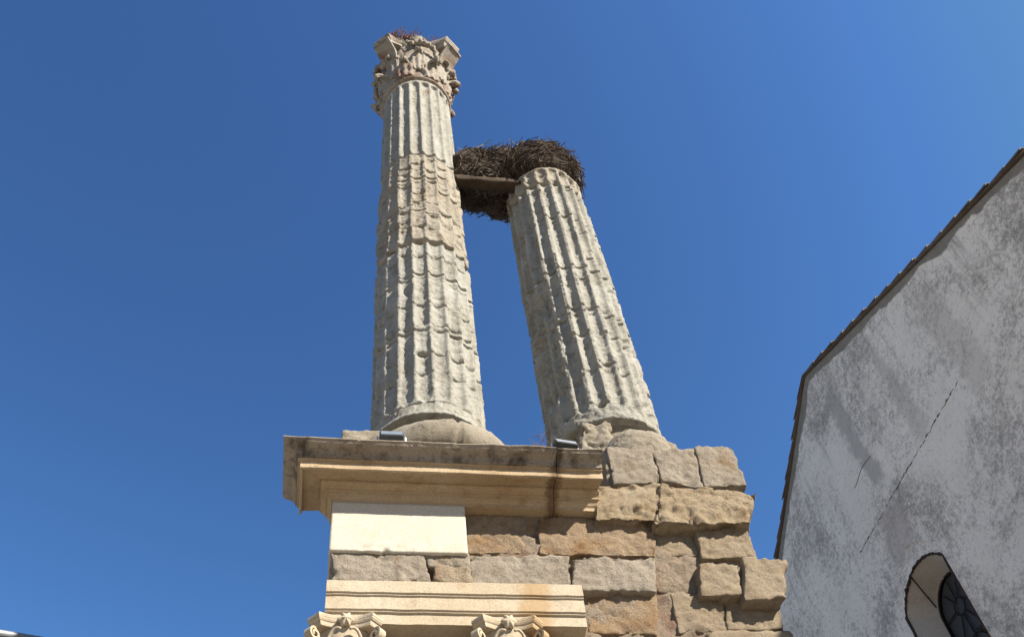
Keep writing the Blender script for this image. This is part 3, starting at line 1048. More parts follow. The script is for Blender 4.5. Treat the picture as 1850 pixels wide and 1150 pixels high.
core_cyl(col1, C1, 10.9, 11.78, 0.62, M['base'], 'base_core')
torus_part(col1, C1, 11.15, 0.93, 0.255, R(-132), R(28), M['base'], 8, cracks=(R(-78),), sz=1.0, sag=0.13)
for (q, y, dp, s_) in [([(-0.13, 11.3), (0.62, 11.33), (0.60, 11.66), (-0.10, 11.66)], 8.62, 1.3, 5), ([(-0.18, 10.9), (0.9, 10.9), (0.9, 11.29), (-0.16, 11.29)], 8.66, 1.2, 6)]:
    P, f = rough_block(q, y, dp, 0.06, 0.03, s_, 0.03)
    link('plinth_slab', mesh_np('plinth_slab', P, f), M['base'], col1)
core_cyl(col2, C2, 10.9, 11.95, 0.66, M['base'], 'base_core')
P, f = rough_block([(2.80, 11.0), (3.42, 11.0), (3.40, 11.80), (3.02, 11.84)], 8.40, 1.0, 0.22, 0.07, 31, 0.025, 0.012)
link('base_stone', mesh_np('base_stone', P, f), M['base'], col2)
P, f = rough_block(px_quad([(1092, 826), (1232, 832), (1222, 764), (1106, 748)], 8.08), 8.08, 0.85, 0.95, 0.022, 47, 0.022, 0.008)
link('base_stone', mesh_np('base_stone', P, f), M['base'], col2)
P, f = rough_block([(4.12, 11.0), (4.48, 11.0), (4.40, 11.93), (4.15, 11.98)], 8.75, 0.6, 0.4, 0.06, 33, 0.03)
link('base_stone', mesh_np('base_stone', P, f), M['base'], col2)

# small capitals of the blocked doorway, with the engaged shafts beneath them
for cxx in (0.062, 1.572):
    pil = MB()
    n = 40
    Pp = np.zeros((n, 4, 3))
    for i in range(n):
        a = 2 * PI * i / n
        for j, z_ in enumerate((0.3, 7.17)):
            Pp[i, j + 1] = (cxx + 0.25 * math.cos(a), 7.95 + 0.25 * math.sin(a), z_)
        Pp[i, 0] = (cxx, 7.95, 0.3); Pp[i, 3] = (cxx, 7.95, 7.17)
    pil.grid(Pp, True)
    pil.box(cxx - 0.36, cxx + 0.36, 7.6, 8.2, 0.0, 0.3)
    ps = pil.build('engaged_shaft', M['archi'], podium)
    cc = capital(podium, (cxx, 7.95), 7.93 - 2.17 * 0.345, 0.345, M['archi'], False, 60 + int(cxx * 10), 1.0)

# ------------------------------------------------------------------ nest, its beam, weeds
beam = MB()
bx0, bx1 = 1.70, 2.98
nb_ = 26
Pb = np.zeros((nb_, 12, 3))
for i, t in enumerate(np.linspace(0, 1, nb_)):
    for j in range(12):
        a = 2 * PI * (j + 0.5) / 12
        k = 1 / max(abs(math.cos(a)), abs(math.sin(a)))
        k = min(k, 1.36)
        Pb[i, j] = (bx0 + (bx1 - bx0) * t, 8.86 + 0.11 * k * math.cos(a), 19.34 + 0.02 * t + 0.085 * k * math.sin(a))
q = Pb.reshape(-1, 3)
Pb += (np.stack([0 * q[:, 0], fbm(q * [0.3, 1, 1], 22, 3, 3), fbm(q * [0.3, 1, 1], 22, 3, 4)], 1) * 0.035).reshape(Pb.shape)
beam.grid(np.concatenate([Pb, Pb[:, :1]], 1))
beam.f.append(list(range(12))[::-1] if False else [j for j in range(12)])
beam.f.append([(nb_ - 1) * 13 + j for j in range(12)][::-1])
tag(beam.build('timber_beam', M['wood'], None, True, (2.3, 8.86, 19.13)), 'old brown timber beam wedged between the two columns under the nest', 'beam')

nest = empty('stork_nest', (3.4, 9.25, 19.5))
tag(nest, 'large stork nest of dark twigs on the broken column, reaching over to the taller one', 'nest')


def lump(cen, rad, seed, n=40, k=24, sq=1.0):
    P = np.zeros((n, k, 3))
    for i in range(n):
        a = 2 * PI * i / n
        for j in range(k):
            b = PI * j / (k - 1)
            P[i, j] = (math.sin(b) * math.cos(a), math.sin(b) * math.sin(a), math.cos(b))
    d = P.reshape(-1, 3)
    q = d * np.array(rad) + np.array(cen)
    q = q + d * (0.10 * fbm(q, 2.2, 3, seed) + 0.05 * fbm(q, 9, 3, seed + 4))[:, None]
    return q.reshape(P.shape)


LUMPS = [((3.48, 9.22, 20.18), (0.84, 0.86, 0.68)), ((2.78, 9.22, 20.30), (0.75, 0.60, 0.55)), ((2.12, 9.2, 20.3), (0.52, 0.5, 0.55)), ((2.70, 9.5, 19.80), (0.30, 0.28, 0.28)), ((2.25, 9.4, 19.98), (0.5, 0.36, 0.26)), ((3.95, 9.35, 19.88), (0.28, 0.55, 0.48)), ((3.42, 8.70, 19.86), (0.66, 0.26, 0.27)), ((2.3, 8.95, 19.74), (0.60, 0.26, 0.26))]
core = MB()
for k, (c_, r_) in enumerate(LUMPS):
    core.grid(lump(c_, r_, 5 + k), True)
core.build('nest_bed', M['nestcore'], nest, True)


def twigs(name, mat, count, seed, rmin, rmax):
    rng = np.random.RandomState(seed)
    V, F = [], []
    w = np.array([r_[0] * r_[1] for _, r_ in LUMPS]); w = w / w.sum()
    n = 0
    for t in range(count):
        k = rng.choice(len(LUMPS), p=w)
        c_, r_ = LUMPS[k]
        d = rng.normal(size=3); d /= np.linalg.norm(d)
        pos = np.array(c_) + d * np.array(r_) * rng.uniform(0.9, 1.1)
        # keep clear of both shafts
        if pos[2] < 19.5 and math.hypot(pos[0] - C2[0], pos[1] - C2[1]) < 0.80:
            continue
        if math.hypot(pos[0] - C1[0], pos[1] - C1[1]) < 0.80:
            continue
        tang = np.cross(d, np.array([0, 0, 1.0]) + rng.normal(size=3) * 0.35)
        tang /= np.linalg.norm(tang) + 1e-9
        tang = tang + d * rng.normal() * 0.25 + rng.normal(size=3) * 0.25
        tang /= np.linalg.norm(tang)
        ln = rng.uniform(0.16, 0.5)
        rad = rng.uniform(rmin, rmax)
        if pos[2] < 19.36 and pos[1] < 9.02:
            continue
        a = np.cross(tang, d); a /= np.linalg.norm(a) + 1e-9
        b = np.cross(tang, a)
        bend = rng.normal(size=3) * 0.05
        for s_, rf in ((-0.5, 1.0), (0.0, 0.9), (0.5, 0.35)):
            cen = pos + tang * ln * s_ + bend * (0.25 - s_ * s_) * 2
            for kk in range(3):
                an = 2 * PI * kk / 3
                V.append(cen + rad * rf * (math.cos(an) * a + math.sin(an) * b))
        for l in range(2):
            for kk in range(3):
                k2 = (kk + 1) % 3
                F.append((n + l * 3 + kk, n + l * 3 + k2, n + l * 3 + 3 + k2, n + l * 3 + 3 + kk))
        n += 9
    link(name, mesh_np(name, np.array(V), np.array(F), False), mat, nest)['kind'] = 'stuff'


twigs('dark_twigs', M['twig'], 6500, 4, 0.006, 0.014)
twigs('pale_twigs', M['sunlit_twig'], 2200, 9, 0.006, 0.013)


def long_sticks(name, mat, count, seed):
    rng = np.random.RandomState(seed)
    mb = MB()
    for t in range(count):
        c_, r_ = LUMPS[rng.randint(len(LUMPS))]
        d = rng.normal(size=3); d /= np.linalg.norm(d)
        pos = np.array(c_) + d * np.array(r_) * 1.02
        if pos[2] < 19.98 or math.hypot(pos[0] - C1[0], pos[1] - C1[1]) < 0.95:
            continue
        tg = np.cross(d, rng.normal(size=3)); tg /= np.linalg.norm(tg)
        tg = tg + d * rng.uniform(0.1, 0.6) + np.array([0, 0, 0.15]); tg /= np.linalg.norm(tg)
        ln = rng.uniform(0.25, 0.55)
        b = rng.normal(size=3) * 0.06
        r0 = rng.uniform(0.009, 0.019)
        mb.tube([pos - tg * ln * 0.6, pos + b, pos + tg * ln * 0.6, pos + tg * ln * 0.8 + rng.normal(size=3) * 0.05], [r0, r0, r0 * 0.7, r0 * 0.3], 5)
    o = mb.build(name, mat, nest)
    o['kind'] = 'stuff'


long_sticks('long_sticks', M['twig'], 170, 31)
long_sticks('pale_sticks', M['sunlit_twig'], 90, 37)


def weed(name, cen, n, hgt, spread, mat, label, seed, rad=0.004, lean=(0, 0)):
    rng = random.Random(seed)
    mb = MB()
    for i in range(n):
        p0 = (cen[0] + rng.uniform(-spread, spread), cen[1] + rng.uniform(-spread, spread) * 0.6, cen[2] - 0.02)
        h = hgt * rng.uniform(0.5, 1.0)
        dx, dy = rng.gauss(lean[0], 0.35) * h, rng.gauss(lean[1], 0.35) * h
        pts = [p0, (p0[0] + dx * 0.35, p0[1] + dy * 0.35, p0[2] + h * 0.55), (p0[0] + dx, p0[1] + dy, p0[2] + h)]
        mb.tube(pts, [rad, rad * 0.8, rad * 0.4], 4)
        for b in range(5):
            t = rng.uniform(0.3, 1.0)
            q = [p0[k] + (pts[2][k] - p0[k]) * t for k in range(3)]
            l = 0.05 + 0.12 * h * rng.random()
            q2 = [q[0] + rng.gauss(0, 1) * l, q[1] + rng.gauss(0, 1) * l, q[2] + abs(rng.gauss(0.4, 0.6)) * l]
            mb.tube([q, q2], [rad * 0.7, rad * 1.1], 4)
    tag(mb.build(name, mat, None, False, cen), label, 'weed')


weed('dry_weed', (0.74, 8.46, 25.58), 110, 0.30, 0.30, M['weed'], 'reddish dry weeds growing on top of the Corinthian capital', 3, 0.008)
weed('dry_weed', (1.32, 8.50, 25.58), 36, 0.20, 0.22, M['weed'], 'sparse reddish weed tuft right of the pebble on the capital top', 5, 0.006)
weed('dry_weed', (2.12, 7.62, 10.04), 9, 0.42, 0.07, M['weed'], 'thin reddish dry weed on the cornice between the two columns', 8, 0.004)
weed('dry_weed', (1.98, 7.66, 10.04), 6, 0.36, 0.05, M['weed2'], 'small pale dry weed on the cornice beside the left column base', 9, 0.004)
P, f = rough_block([(0.98, 25.62), (1.18, 25.62), (1.16, 25.84), (1.0, 25.84)], 8.5, 0.22, 0.09, 0.03, 71, 0.02)
tag(link('pebble', mesh_np('pebble', P, f), M['cap'], None, (1.08, 8.6, 25.62)), 'grey pebble lying on top of the Corinthian capital', 'stone')


# ------------------------------------------------------------------ floodlights on the cornice
def floodlight(loc, rz, label, tilt, body, pane):
    t = empty('floodlight', loc)
    tag(t, label, 'floodlight', 'floodlights on the cornice')
    ca, sa = math.cos(rz), math.sin(rz)

    def place(pts):
        out = []
        for (x, y, z_) in pts:
            x, y, z_ = x * 0.84, y * 0.80, z_ * 0.66
            y2, z2 = y * math.cos(tilt) - z_ * math.sin(tilt), y * math.sin(tilt) + z_ * math.cos(tilt)
            out.append((loc[0] + x * ca - y2 * sa, loc[1] + x * sa + y2 * ca, loc[2] + 0.19 + z2))
        return out
    # housing: half-round trough, wider at the rim
    mb = MB()
    prof = [(0.09, -0.075), (0.095, -0.085), (0.085, -0.095), (0.0, -0.11), (-0.07, -0.085), (-0.10, -0.02), (-0.09, 0.05), (-0.03, 0.085), (0.085, 0.095), (0.095, 0.085), (0.09, 0.075)]
    n = 8
    vs, fs = [], []
    k = len(prof)
    for i, x in enumerate((-0.16, -0.15, -0.12, -0.05, 0.05, 0.12, 0.15, 0.16)):
        sc = 0.80 if i in (0, 7) else 0.97 if i in (1, 6) else 1
        vs += place([(x, -p[0] * sc, p[1] * sc) for p in prof])
    for i in range(n - 1):
        for j in range(k):
            j2 = (j + 1) % k
            fs.append((i * k + j, i * k + j2, (i + 1) * k + j2, (i + 1) * k + j))
    fs.append(tuple(range(k))[::-1]); fs.append(tuple((n - 1) * k + j for j in range(k)))
    mb.add(vs, fs)
    # cooling ribs
    for x in np.linspace(-0.11, 0.11, 6):
        mb.add(place([(x - 0.006, 0.03, -0.07), (x + 0.006, 0.03, -0.07), (x + 0.006, 0.13, -0.05), (x - 0.006, 0.13, -0.05), (x - 0.006, 0.03, 0.07), (x + 0.006, 0.03, 0.07), (x + 0.006, 0.13, 0.05), (x - 0.006, 0.13, 0.05)]), [(0, 1, 2, 3), (4, 7, 6, 5), (0, 4, 5, 1), (2, 6, 7, 3), (1, 5, 6, 2), (0, 3, 7, 4)])
    mb.build('housing', body, t)
    g_ = MB()
    g_.add(place([(-0.14, -0.098, -0.07), (0.14, -0.098, -0.07), (0.14, -0.098, 0.07), (-0.14, -0.098, 0.07), (-0.14, -0.09, -0.07), (0.14, -0.09, -0.07), (0.14, -0.09, 0.07), (-0.14, -0.09, 0.07)]), [(0, 1, 2, 3), (4, 7, 6, 5), (0, 4, 5, 1), (2, 6, 7, 3), (1, 5, 6, 2), (0, 3, 7, 4)])
    g_.build('glass_pane', pane, t)
    b = MB()
    for s_ in (-1, 1):
        b.tube([(loc[0] + s_ * 0.152 * ca, loc[1] + s_ * 0.152 * sa, loc[2]), (loc[0] + s_ * 0.152 * ca, loc[1] + s_ * 0.152 * sa, loc[2] + 0.22)], 0.012, 6)
    b.tube([(loc[0] - 0.155 * ca, loc[1] - 0.155 * sa, loc[2] + 0.012), (loc[0] + 0.155 * ca, loc[1] + 0.155 * sa, loc[2] + 0.012)], 0.012, 6)
    b.build('bracket', M['steel'], t)
    w_ = MB()
    w_.tube([(loc[0] - 0.02, loc[1] + 0.1, loc[2] + 0.16), (loc[0] - 0.05, loc[1] + 0.2, loc[2] + 0.05), (loc[0] - 0.2, loc[1] + 0.24, loc[2] + 0.008), (loc[0] - 0.42, loc[1] + 0.2, loc[2] + 0.008), (loc[0] - 0.6, loc[1] + 0.32, loc[2] + 0.01)], 0.009, 6)
    w_.build('cable_or_crack', M['iron'], t)
    return t


floodlight((0.455, 7.50, 10.025), 0.0, 'grey floodlight lying on the cornice in front of the tall column base', R(-20), M['lamp_grey'], M['lamp_glass'])
floodlight((2.41, 7.52, 10.025), R(8), 'black floodlight with pale bracket on the cornice by the broken column', R(-25), M['lamp_body'], M['lamp_silver'])

# ------------------------------------------------------------------ church gable
AP = (8.618, 11.098)
APZ = 15.067 + CAM_Z
HW, SL = 8.6, 0.493
church = empty('church_building', (AP[0], AP[1], 0), R(-88))
tag(church, 'whitewashed church gable wall stained with dark mould, with an arched window and tiled verge', 'church')


def plaster_mat():
    mt, N, L, B = newmat('mouldy whitewash', 0.95)
    tc = N.new('ShaderNodeTexCoord').outputs['Object']
    # broad zones of heavier mould
    zone = ramp(N, [(0.33, 0.0), (0.66, 1.0)])
    L.new(tex(N, L, tc, 0.55, 6, 0.62, 0.5, w=3.0), zone.inputs[0])
    sm = N.new('ShaderNodeMath'); sm.operation = 'MULTIPLY_ADD'
    L.new(zone.outputs[0], sm.inputs[0]); sm.inputs[1].default_value = 0.165
    L.new(tex(N, L, tc, 12.0, 14, 0.9, 0.0, w=1.0), sm.inputs[2])
    spots = ramp(N, [(0.57, 0.0), (0.625, 0.45), (0.70, 0.9)])
    L.new(sm.outputs[0], spots.inputs[0])
    base = ramp(N, [(0.3, (0.84, 0.77, 0.67)), (0.7, (0.93, 0.86, 0.77))])
    L.new(tex(N, L, tc, 1.1, 7, 0.6, w=6.0), base.inputs[0])
    col = mixc(N, L, spots.outputs[0], base.outputs[0], (0.28, 0.255, 0.22))
    # small pepper specks
    pep = ramp(N, [(0.57, 0.0), (0.66, 0.8)])
    L.new(tex(N, L, tc, 24.0, 8, 0.8, 0.0, w=8.0), pep.inputs[0])
    col = mixc(N, L, pep.outputs[0], col, (0.17, 0.16, 0.15))
    # grey-brown bands below the verge: bare cement whose lower edge wanders
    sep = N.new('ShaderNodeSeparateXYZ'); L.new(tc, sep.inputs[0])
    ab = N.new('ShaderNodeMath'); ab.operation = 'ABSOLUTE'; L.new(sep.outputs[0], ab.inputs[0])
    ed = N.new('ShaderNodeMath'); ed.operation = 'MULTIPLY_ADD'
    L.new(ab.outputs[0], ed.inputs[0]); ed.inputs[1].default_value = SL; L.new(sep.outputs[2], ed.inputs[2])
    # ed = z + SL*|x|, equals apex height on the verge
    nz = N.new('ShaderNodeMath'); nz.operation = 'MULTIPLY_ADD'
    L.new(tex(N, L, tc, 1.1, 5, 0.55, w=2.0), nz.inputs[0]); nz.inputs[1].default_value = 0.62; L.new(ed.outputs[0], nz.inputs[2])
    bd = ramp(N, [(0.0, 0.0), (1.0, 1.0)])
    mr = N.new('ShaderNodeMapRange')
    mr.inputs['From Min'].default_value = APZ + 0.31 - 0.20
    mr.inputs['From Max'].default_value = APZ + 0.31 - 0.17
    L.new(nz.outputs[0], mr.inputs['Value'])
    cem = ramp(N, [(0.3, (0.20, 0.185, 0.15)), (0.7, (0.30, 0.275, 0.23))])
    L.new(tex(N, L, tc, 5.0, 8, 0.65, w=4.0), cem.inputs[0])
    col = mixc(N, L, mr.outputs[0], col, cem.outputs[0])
    # bare cement showing through where the whitewash has gone: two long patches
    def band(sock, lo, hi, soft):
        a = N.new('ShaderNodeMapRange'); a.interpolation_type = 'SMOOTHSTEP'
        a.inputs['From Min'].default_value = lo - soft; a.inputs['From Max'].default_value = lo + soft
        b = N.new('ShaderNodeMapRange'); b.interpolation_type = 'SMOOTHSTEP'
        b.inputs['From Min'].default_value = hi + soft; b.inputs['From Max'].default_value = hi - soft
        L.new(sock, a.inputs['Value']); L.new(sock, b.inputs['Value'])
        m2 = N.new('ShaderNodeMath'); m2.operation = 'MULTIPLY'
        L.new(a.outputs[0], m2.inputs[0]); L.new(b.outputs[0], m2.inputs[1])
        return m2.outputs[0]
    wob = N.new('ShaderNodeTexNoise'); wob.inputs['Scale'].default_value = 3.2; wob.inputs['Detail'].default_value = 8
    wob.inputs['Roughness'].default_value = 0.7
    L.new(tc, wob.inputs['Vector'])
    vm = N.new('ShaderNodeVectorMath'); vm.operation = 'MULTIPLY_ADD'
    vm.inputs[1].default_value = (0.9, 0, 0.9)
    L.new(wob.outputs['Color'], vm.inputs[0]); L.new(tc, vm.inputs[2])
    s2 = N.new('ShaderNodeSeparateXYZ'); L.new(vm.outputs[0], s2.inputs[0])
    tl = N.new('ShaderNodeMath'); tl.operation = 'MULTIPLY_ADD'       # the first patch leans a little
    L.new(s2.outputs[2], tl.inputs[0]); tl.inputs[1].default_value = 0.06; L.new(s2.outputs[0], tl.inputs[2])
    for (sx, lo, hi, zlo, zhi, amt, cl) in ((tl.outputs[0], 0.62 + 0.06 * (APZ - 2.1), 1.02 + 0.06 * (APZ - 2.1), APZ - 2.9, APZ - 0.5, 0.75, (0.42, 0.39, 0.345)),
                                        (s2.outputs[0], 0.36, 0.98, APZ - 4.3, APZ - 3.4, 0.6, (0.50, 0.43, 0.385)),
                                        (s2.outputs[0], 2.1, 2.45, APZ - 3.4, APZ - 0.9, 0.35, (0.36, 0.32, 0.27)),
                                        (s2.outputs[0], 3.5, 4.1, APZ - 4.0, APZ - 1.6, 0.3, (0.36, 0.32, 0.27))):
        mk = N.new('ShaderNodeMath'); mk.operation = 'MULTIPLY'
        L.new(band(sx, lo, hi, 0.10), mk.inputs[0]); L.new(band(s2.outputs[2], zlo, zhi, 0.16), mk.inputs[1])
        m3 = N.new('ShaderNodeMath'); m3.operation = 'MULTIPLY'; L.new(mk.outputs[0], m3.inputs[0]); m3.inputs[1].default_value = amt
        col = mixc(N, L, m3.outputs[0], col, cl)
    # rain runs below the verge
    rn = ramp(N, [(0.52, 0.0), (0.66, 0.7)])
    L.new(tex(N, L, tc, 1.0, 7, 0.7, 0.0, vec_scale=(5.5, 1, 0.55), w=9.0), rn.inputs[0])
    nr_ = N.new('ShaderNodeMapRange'); nr_.inputs['From Min'].default_value = APZ - 2.2; nr_.inputs['From Max'].default_value = APZ - 0.3
    L.new(ed.outputs[0], nr_.inputs['Value'])
    m4 = N.new('ShaderNodeMath'); m4.operation = 'MULTIPLY'; L.new(rn.outputs[0], m4.inputs[0]); L.new(nr_.outputs[0], m4.inputs[1])
    col = mixc(N, L, m4.outputs[0], col, (0.27, 0.245, 0.21))
    L.new(col, B.inputs['Base Color'])
    bp = N.new('ShaderNodeBump'); bp.inputs['Strength'].default_value = 0.5; bp.inputs['Distance'].default_value = 0.03
    L.new(tex(N, L, tc, 9.0, 9, 0.7), bp.inputs['Height'])
    L.new(bp.outputs[0], B.inputs['Normal'])
    return mt


M['plaster'] = plaster_mat()


def local_obj(mb, name, mat, parent, smooth=False):
    o = bpy.data.objects.new(name, mesh_np(name, np.concatenate(mb.v), mb.f, smooth))
    scene.collection.objects.link(o)
    o.data.materials.append(mat)
    o.parent = parent
    return o


# window opening outline in wall coordinates (x along the wall, z up)
WCX, WHW, WSP, WRISE = 0.14, 0.695, APZ - 5.33, 0.37
WBOT = APZ - 8.3


def arc(cx_, hw, sp, rise, n=24):
    rad = (hw * hw + rise * rise) / (2 * rise)
    a1 = math.asin(hw / rad)
    return [(cx_ + rad * math.sin(a), sp + rise - rad + rad * math.cos(a)) for a in np.linspace(-a1, a1, n)]


outer = arc(WCX, WHW, WSP, WRISE)
DEP = 14.0
wall = MB()
# front face: strips above and beside the opening
top = lambda x: APZ - SL * abs(x)
xsL = [-HW, -4, WCX - WHW]
xsR = [WCX + WHW, 4, HW]
for xs in (xsL, xsR):
    for a, b in zip(xs, xs[1:]):
        wall.add([(a, 0, 0), (b, 0, 0), (b, 0, top(b)), (a, 0, top(a))], [(0, 1, 2, 3)])
wall.add([(WCX - WHW, 0, 0), (WCX + WHW, 0, 0), (WCX + WHW, 0, WBOT), (WCX - WHW, 0, WBOT)], [(0, 1, 2, 3)])
pts = outer[:]
tops = [(x, top(x)) for x, _ in pts]
for (a, b), (ta, tb) in zip(zip(pts, pts[1:]), zip(tops, tops[1:])):
    wall.add([(a[0], 0, a[1]), (b[0], 0, b[1]), (tb[0], 0, tb[1]), (ta[0], 0, ta[1])], [(0, 1, 2, 3)])
# the other three walls
wall.add([(-HW, 0, 0), (-HW, DEP, 0), (-HW, DEP, top(HW)), (-HW, 0, top(HW))], [(0, 3, 2, 1)])
wall.add([(HW, 0, 0), (HW, DEP, 0), (HW, DEP, top(HW)), (HW, 0, top(HW))], [(0, 1, 2, 3)])
wall.add([(-HW, DEP, 0), (HW, DEP, 0), (HW, DEP, top(HW)), (0, DEP, APZ), (-HW, DEP, top(HW))], [(0, 4, 3, 2, 1)])
local_obj(wall, 'wall', M['plaster'], church)

# window: splayed reveal, glass and tracery set back in the wall
win = MB()
RD = 0.40
inner = arc(0.14, 0.46, APZ - 5.50, 0.36)
o_ring = [(WCX - WHW, WBOT)] + outer + [(WCX + WHW, WBOT)]
i_ring = [(0.14 - 0.46, WBOT + 0.2)] + inner + [(0.14 + 0.46, WBOT + 0.2)]
n = len(o_ring)
vs = [(x, 0.0, z_) for x, z_ in o_ring] + [(x, RD, z_) for x, z_ in i_ring]
fs = [(i, i + 1, n + i + 1, n + i) for i in range(n - 1)] + [(n - 1, 0, n, 2 * n - 1)]
win.add(vs, fs)
window = local_obj(win, 'window', M['reveal'], church)
gl_ = MB()
gl_.add([(x, RD + 0.05, z_) for x, z_ in i_ring], [tuple(range(n))])
gl_.add([(x, RD + 0.06, z_) for x, z_ in i_ring], [tuple(range(n))[::-1]])
local_obj(gl_, 'glass', M['glass'], window)
tr = MB()
tr.tube([(x, RD + 0.01, z_) for x, z_ in i_ring], 0.022, 6)
cz_ = APZ - 5.66
tr.tube([(0.14 + 0.13 * math.cos(a), RD + 0.02, cz_ + 0.13 * math.sin(a)) for a in np.linspace(0, 2 * PI, 25)], 0.012, 6)
yb = RD + 0.02
for a in (0, 60, 120, 180, 240, 300, 90):
    ca, sa = math.cos(R(a)), math.sin(R(a))
    L_ = 0.42 if a not in (240, 300) else 0.5
    if a == 90: L_ = 0.5
    tr.tube([(0.14 + 0.13 * ca, yb, cz_ + 0.13 * sa), (max(-0.31, min(0.59, 0.14 + L_ * ca)), yb, min(cz_ + L_ * sa, APZ - 5.2))], 0.011, 6)
tr.tube([(0.14, yb, cz_ - 0.13), (0.14, yb, WBOT + 0.2)], 0.013, 6)
for zz in np.arange(cz_ - 0.5, WBOT + 0.25, -0.36):
    tr.tube([(-0.31, yb, zz), (0.59, yb, zz)], 0.011, 6)
for xx in (-0.12, 0.40):
    tr.tube([(xx, yb, cz_ - 0.45), (xx, yb, WBOT + 0.2)], 0.009, 6)
local_obj(tr, 'tracery', M['iron'], window)
ed = MB()
rng = np.random.RandomState(3)
ringp = []
for (x0, z0), (x1, z1) in zip(o_ring, o_ring[1:]):
    for t in np.linspace(0, 1, 12 if abs(z1 - z0) > 1 else 2, endpoint=False):
        ringp.append((x0 + (x1 - x0) * t, -0.004 + rng.normal() * 0.004, z0 + (z1 - z0) * t + rng.normal() * 0.004))
ed.tube(ringp, [0.016 + 0.008 * abs(rng.normal()) for _ in ringp], 6)
local_obj(ed, 'frame', M['rust'], window)
ck = MB()
ck.tube([(-0.02, 0.0, APZ - 4.99), (-0.16, 0.2, APZ - 5.17), (-0.29, RD - 0.01, APZ - 5.36)], 0.011, 5)
local_obj(ck, 'cable_or_crack', M['iron'], window)  # dark tube added for a crack line in the reveal
knob = MB()
knob.tube([(0.84, -0.01, APZ - 6.72), (0.86, -0.10, APZ - 6.70)], 0.015, 6)
knob.tube([(0.86, -0.07, APZ - 6.70), (0.865, -0.12, APZ - 6.69), (0.87, -0.15, APZ - 6.685)], [0.03, 0.045, 0.03], 8)
local_obj(knob, 'hinge', M['iron'], window)

# raised plaster: hood line over the window, render patches, the long dark joint
hood = MB()
hp = []
for i, (x, z_) in enumerate([(0.20, APZ - 4.60), (0.39, APZ - 4.65), (0.54, APZ - 4.74), (0.66, APZ - 4.86), (0.78, APZ - 5.02), (0.88, APZ - 5.20), (0.96, APZ - 5.46), (0.99, APZ - 5.68), (0.99, APZ - 6.2)]):
    hp.append((x, -0.002, z_))
hood.tube(hp, 0.024, 6)
local_obj(hood, 'hood_moulding', M['plaster'], church, True)


jl = MB()
rng = np.random.RandomState(8)
x = 2.95
while x > -0.85:                         # the long crack: broken dashes
    ln = rng.uniform(0.2, 0.8)
    x2 = max(-0.88, x - ln)
    xs = np.linspace(x, x2, max(4, int(ln / 0.04)))
    jl.tube([(q_, 0.002 + rng.normal() * 0.002, APZ - 3.70 - 0.055 * (q_ + 0.85) + rng.normal() * 0.008) for q_ in xs], [max(0.002, 0.008 + 0.005 * rng.normal()) for _ in xs], 5)
    x = x2 - rng.uniform(0.0, 0.05)
local_obj(jl, 'crack', M['grime'], church)
jl = MB()
jl.tube([(x, -0.001, APZ - 2.80 + 0.03 * math.sin(x * 9)) for x in np.linspace(0.52, -0.22, 14)], 0.007, 5)
local_obj(jl, 'crack', M['grime'], church)

# roof: two tiled slopes; clay barrel tiles laid along the verge
roof = MB()
ang = math.atan(SL)
OV = 0.05
for s_ in (-1, 1):
    # slope sheet with the waves of the tile rows
    nu, nv = 40, 180
    P = np.zeros((nu, nv, 3))
    for i, u in enumerate(np.linspace(0, HW + 0.35, nu)):
        for j, v in enumerate(np.linspace(0.10, DEP + 0.2, nv)):
            wv = 0.045 * abs(math.sin(v * PI / 0.24))
            P[i, j] = (s_ * u, v, APZ - SL * u + 0.07 + wv + 0.015 * ((u / 0.36) % 1))
    roof.grid(P)
    # under-sheet closing the eaves
    roof.add([(0, -OV, APZ + 0.022), (s_ * (HW + 0.35), -OV, APZ + 0.022 - SL * (HW + 0.35)), (s_ * (HW + 0.35), DEP + 0.2, APZ + 0.022 - SL * (HW + 0.35)), (0, DEP + 0.2, APZ + 0.022)], [(0, 1, 2, 3)])
    roof.add([(0, -OV, APZ + 0.022), (s_ * (HW + 0.35), -OV, APZ + 0.022 - SL * (HW + 0.35)), (s_ * (HW + 0.35), -OV, APZ + 0.055 - SL * (HW + 0.35)), (0, -OV, APZ + 0.055)], [(0, 1, 2, 3)])
    # verge tiles: tapered half barrels, each lapped under the one above
    ntl = int((HW + 0.3) / math.cos(0) / 0.36) + 1
    for k in range(ntl):
        u0 = 0.02 + k * 0.36
        jx = rnd.uniform(-0.015, 0.015)
        vs, fs = [], []
        nn = 9
        for e, (du, rr, lift) in enumerate(((0.0, 0.045, 0.03), (0.44, 0.062, 0.065))):
            for lay in (0, 0.018):
                for i in range(nn):
                    a = PI * i / (nn - 1)
                    u = u0 + du
                    vs.append((s_ * u, -OV + 0.06 + jx - (rr + lay) * math.cos(a), APZ - SL * u + lift + (rr + lay) * math.sin(a)))
        for i in range(nn - 1):
            fs.append((i, i + 1, 2 * nn + i + 1, 2 * nn + i))
            fs.append((nn + i, 3 * nn + i, 3 * nn + i + 1, nn + i + 1))
            fs.append((2 * nn + i, 2 * nn + i + 1, 3 * nn + i + 1, 3 * nn + i))
            fs.append((i, nn + i, nn + i + 1, i + 1))
        fs.append((0, 2 * nn, 3 * nn, nn)); fs.append((nn - 1, 2 * nn - 1, 4 * nn - 1, 3 * nn - 1))
        roof.add(vs, fs)
local_obj(roof, 'roof', M['tile'], church, False)

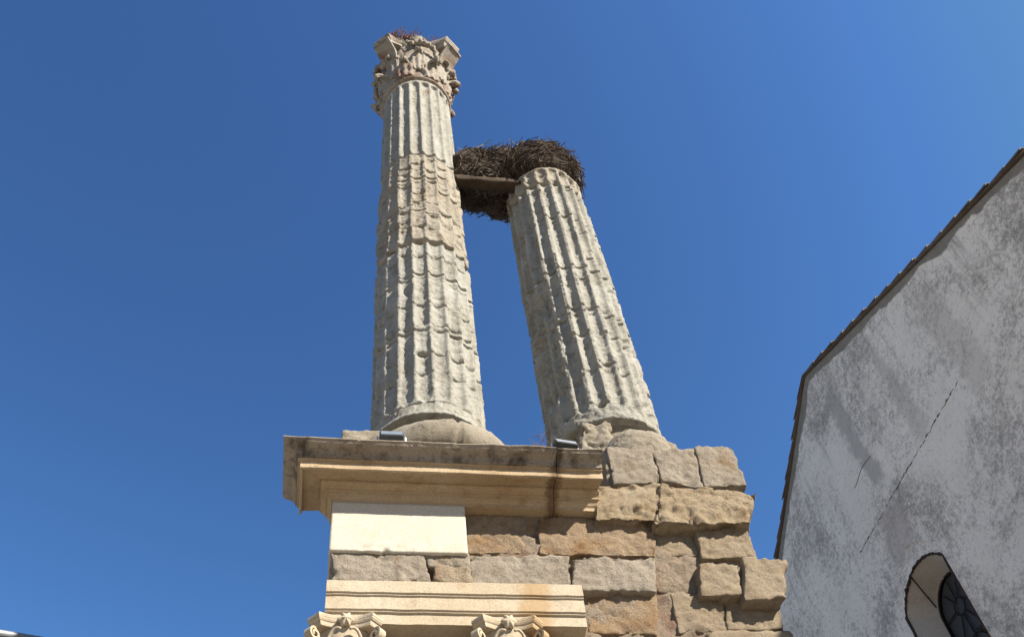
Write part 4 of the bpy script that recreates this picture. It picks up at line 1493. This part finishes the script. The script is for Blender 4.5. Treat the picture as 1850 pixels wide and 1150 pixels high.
# ------------------------------------------------------------------ house whose eave shows at the lower left
hy = 15.0
p0 = Vector((-0.37527 * hy, hy, 0.79855 * hy + CAM_Z))
house = empty('white_house', (p0.x, p0.y, 0), R(14.4))
tag(house, 'white house of which only a grey roof edge shows at the lower left', 'house')
M['house_white'] = stone('house limewash', (0.72, 0.71, 0.69), (0.80, 0.79, 0.77), (0.45, 0.43, 0.40), None, 0.6, 0.3, off=40.0, bump=0.1)
M['eave'] = plain('grey eave board', (0.30, 0.29, 0.30), 0.8, 0, 0.25, 6)
M['gutter'] = plain('pale gutter', (0.22, 0.225, 0.23), 0.4, 0.2, 0.1, 6)
ez = p0.z - 0.12
mb = MB(); mb.box(-7.0, 2.6, 0.55, 8.5, 0.0, ez - 0.05); local_obj(mb, 'wall', M['house_white'], house)
mb = MB()
vs = [(-7.3, 0.06, ez), (2.9, 0.06, ez), (2.9, 4.5, ez + 1.5), (-7.3, 4.5, ez + 1.5), (2.9, 9.0, ez), (-7.3, 9.0, ez)]
vs2 = [(x, y, z_ - 0.12 + (0.0)) for x, y, z_ in vs]
mb.add(vs + vs2, [(0, 1, 2, 3), (3, 2, 4, 5), (6, 9, 8, 7), (9, 11, 10, 8), (0, 6, 7, 1), (5, 4, 10, 11), (1, 7, 8, 2), (2, 8, 10, 4), (0, 3, 9, 6), (3, 5, 11, 9)])
local_obj(mb, 'roof', M['eave'], house)
mb = MB(); mb.tube([(-7.3, 0.0, ez + 0.04), (2.9, 0.0, ez + 0.04)], 0.075, 10); local_obj(mb, 'gutter', M['gutter'], house, True)
for xx in (-5.5, -3.0, -0.5, 1.6):
    for zz in (1.6, 5.0, 8.6):
        mb = MB()
        mb.box(xx - 0.45, xx + 0.45, 0.50, 0.545, zz, zz + 1.3)
        w_ = local_obj(mb, 'window', M['glass'], house)
        mb = MB()
        for a in (-0.5, 0.42):
            mb.box(xx + a, xx + a + 0.08, 0.46, 0.548, zz - 0.08, zz + 1.38)
        mb.box(xx - 0.42, xx + 0.42, 0.46, 0.498, zz - 0.08, zz)
        mb.box(xx - 0.42, xx + 0.42, 0.46, 0.498, zz + 1.3, zz + 1.38)
        local_obj(mb, 'frame', M['house_white'], w_)

bpy.context.view_layer.update()
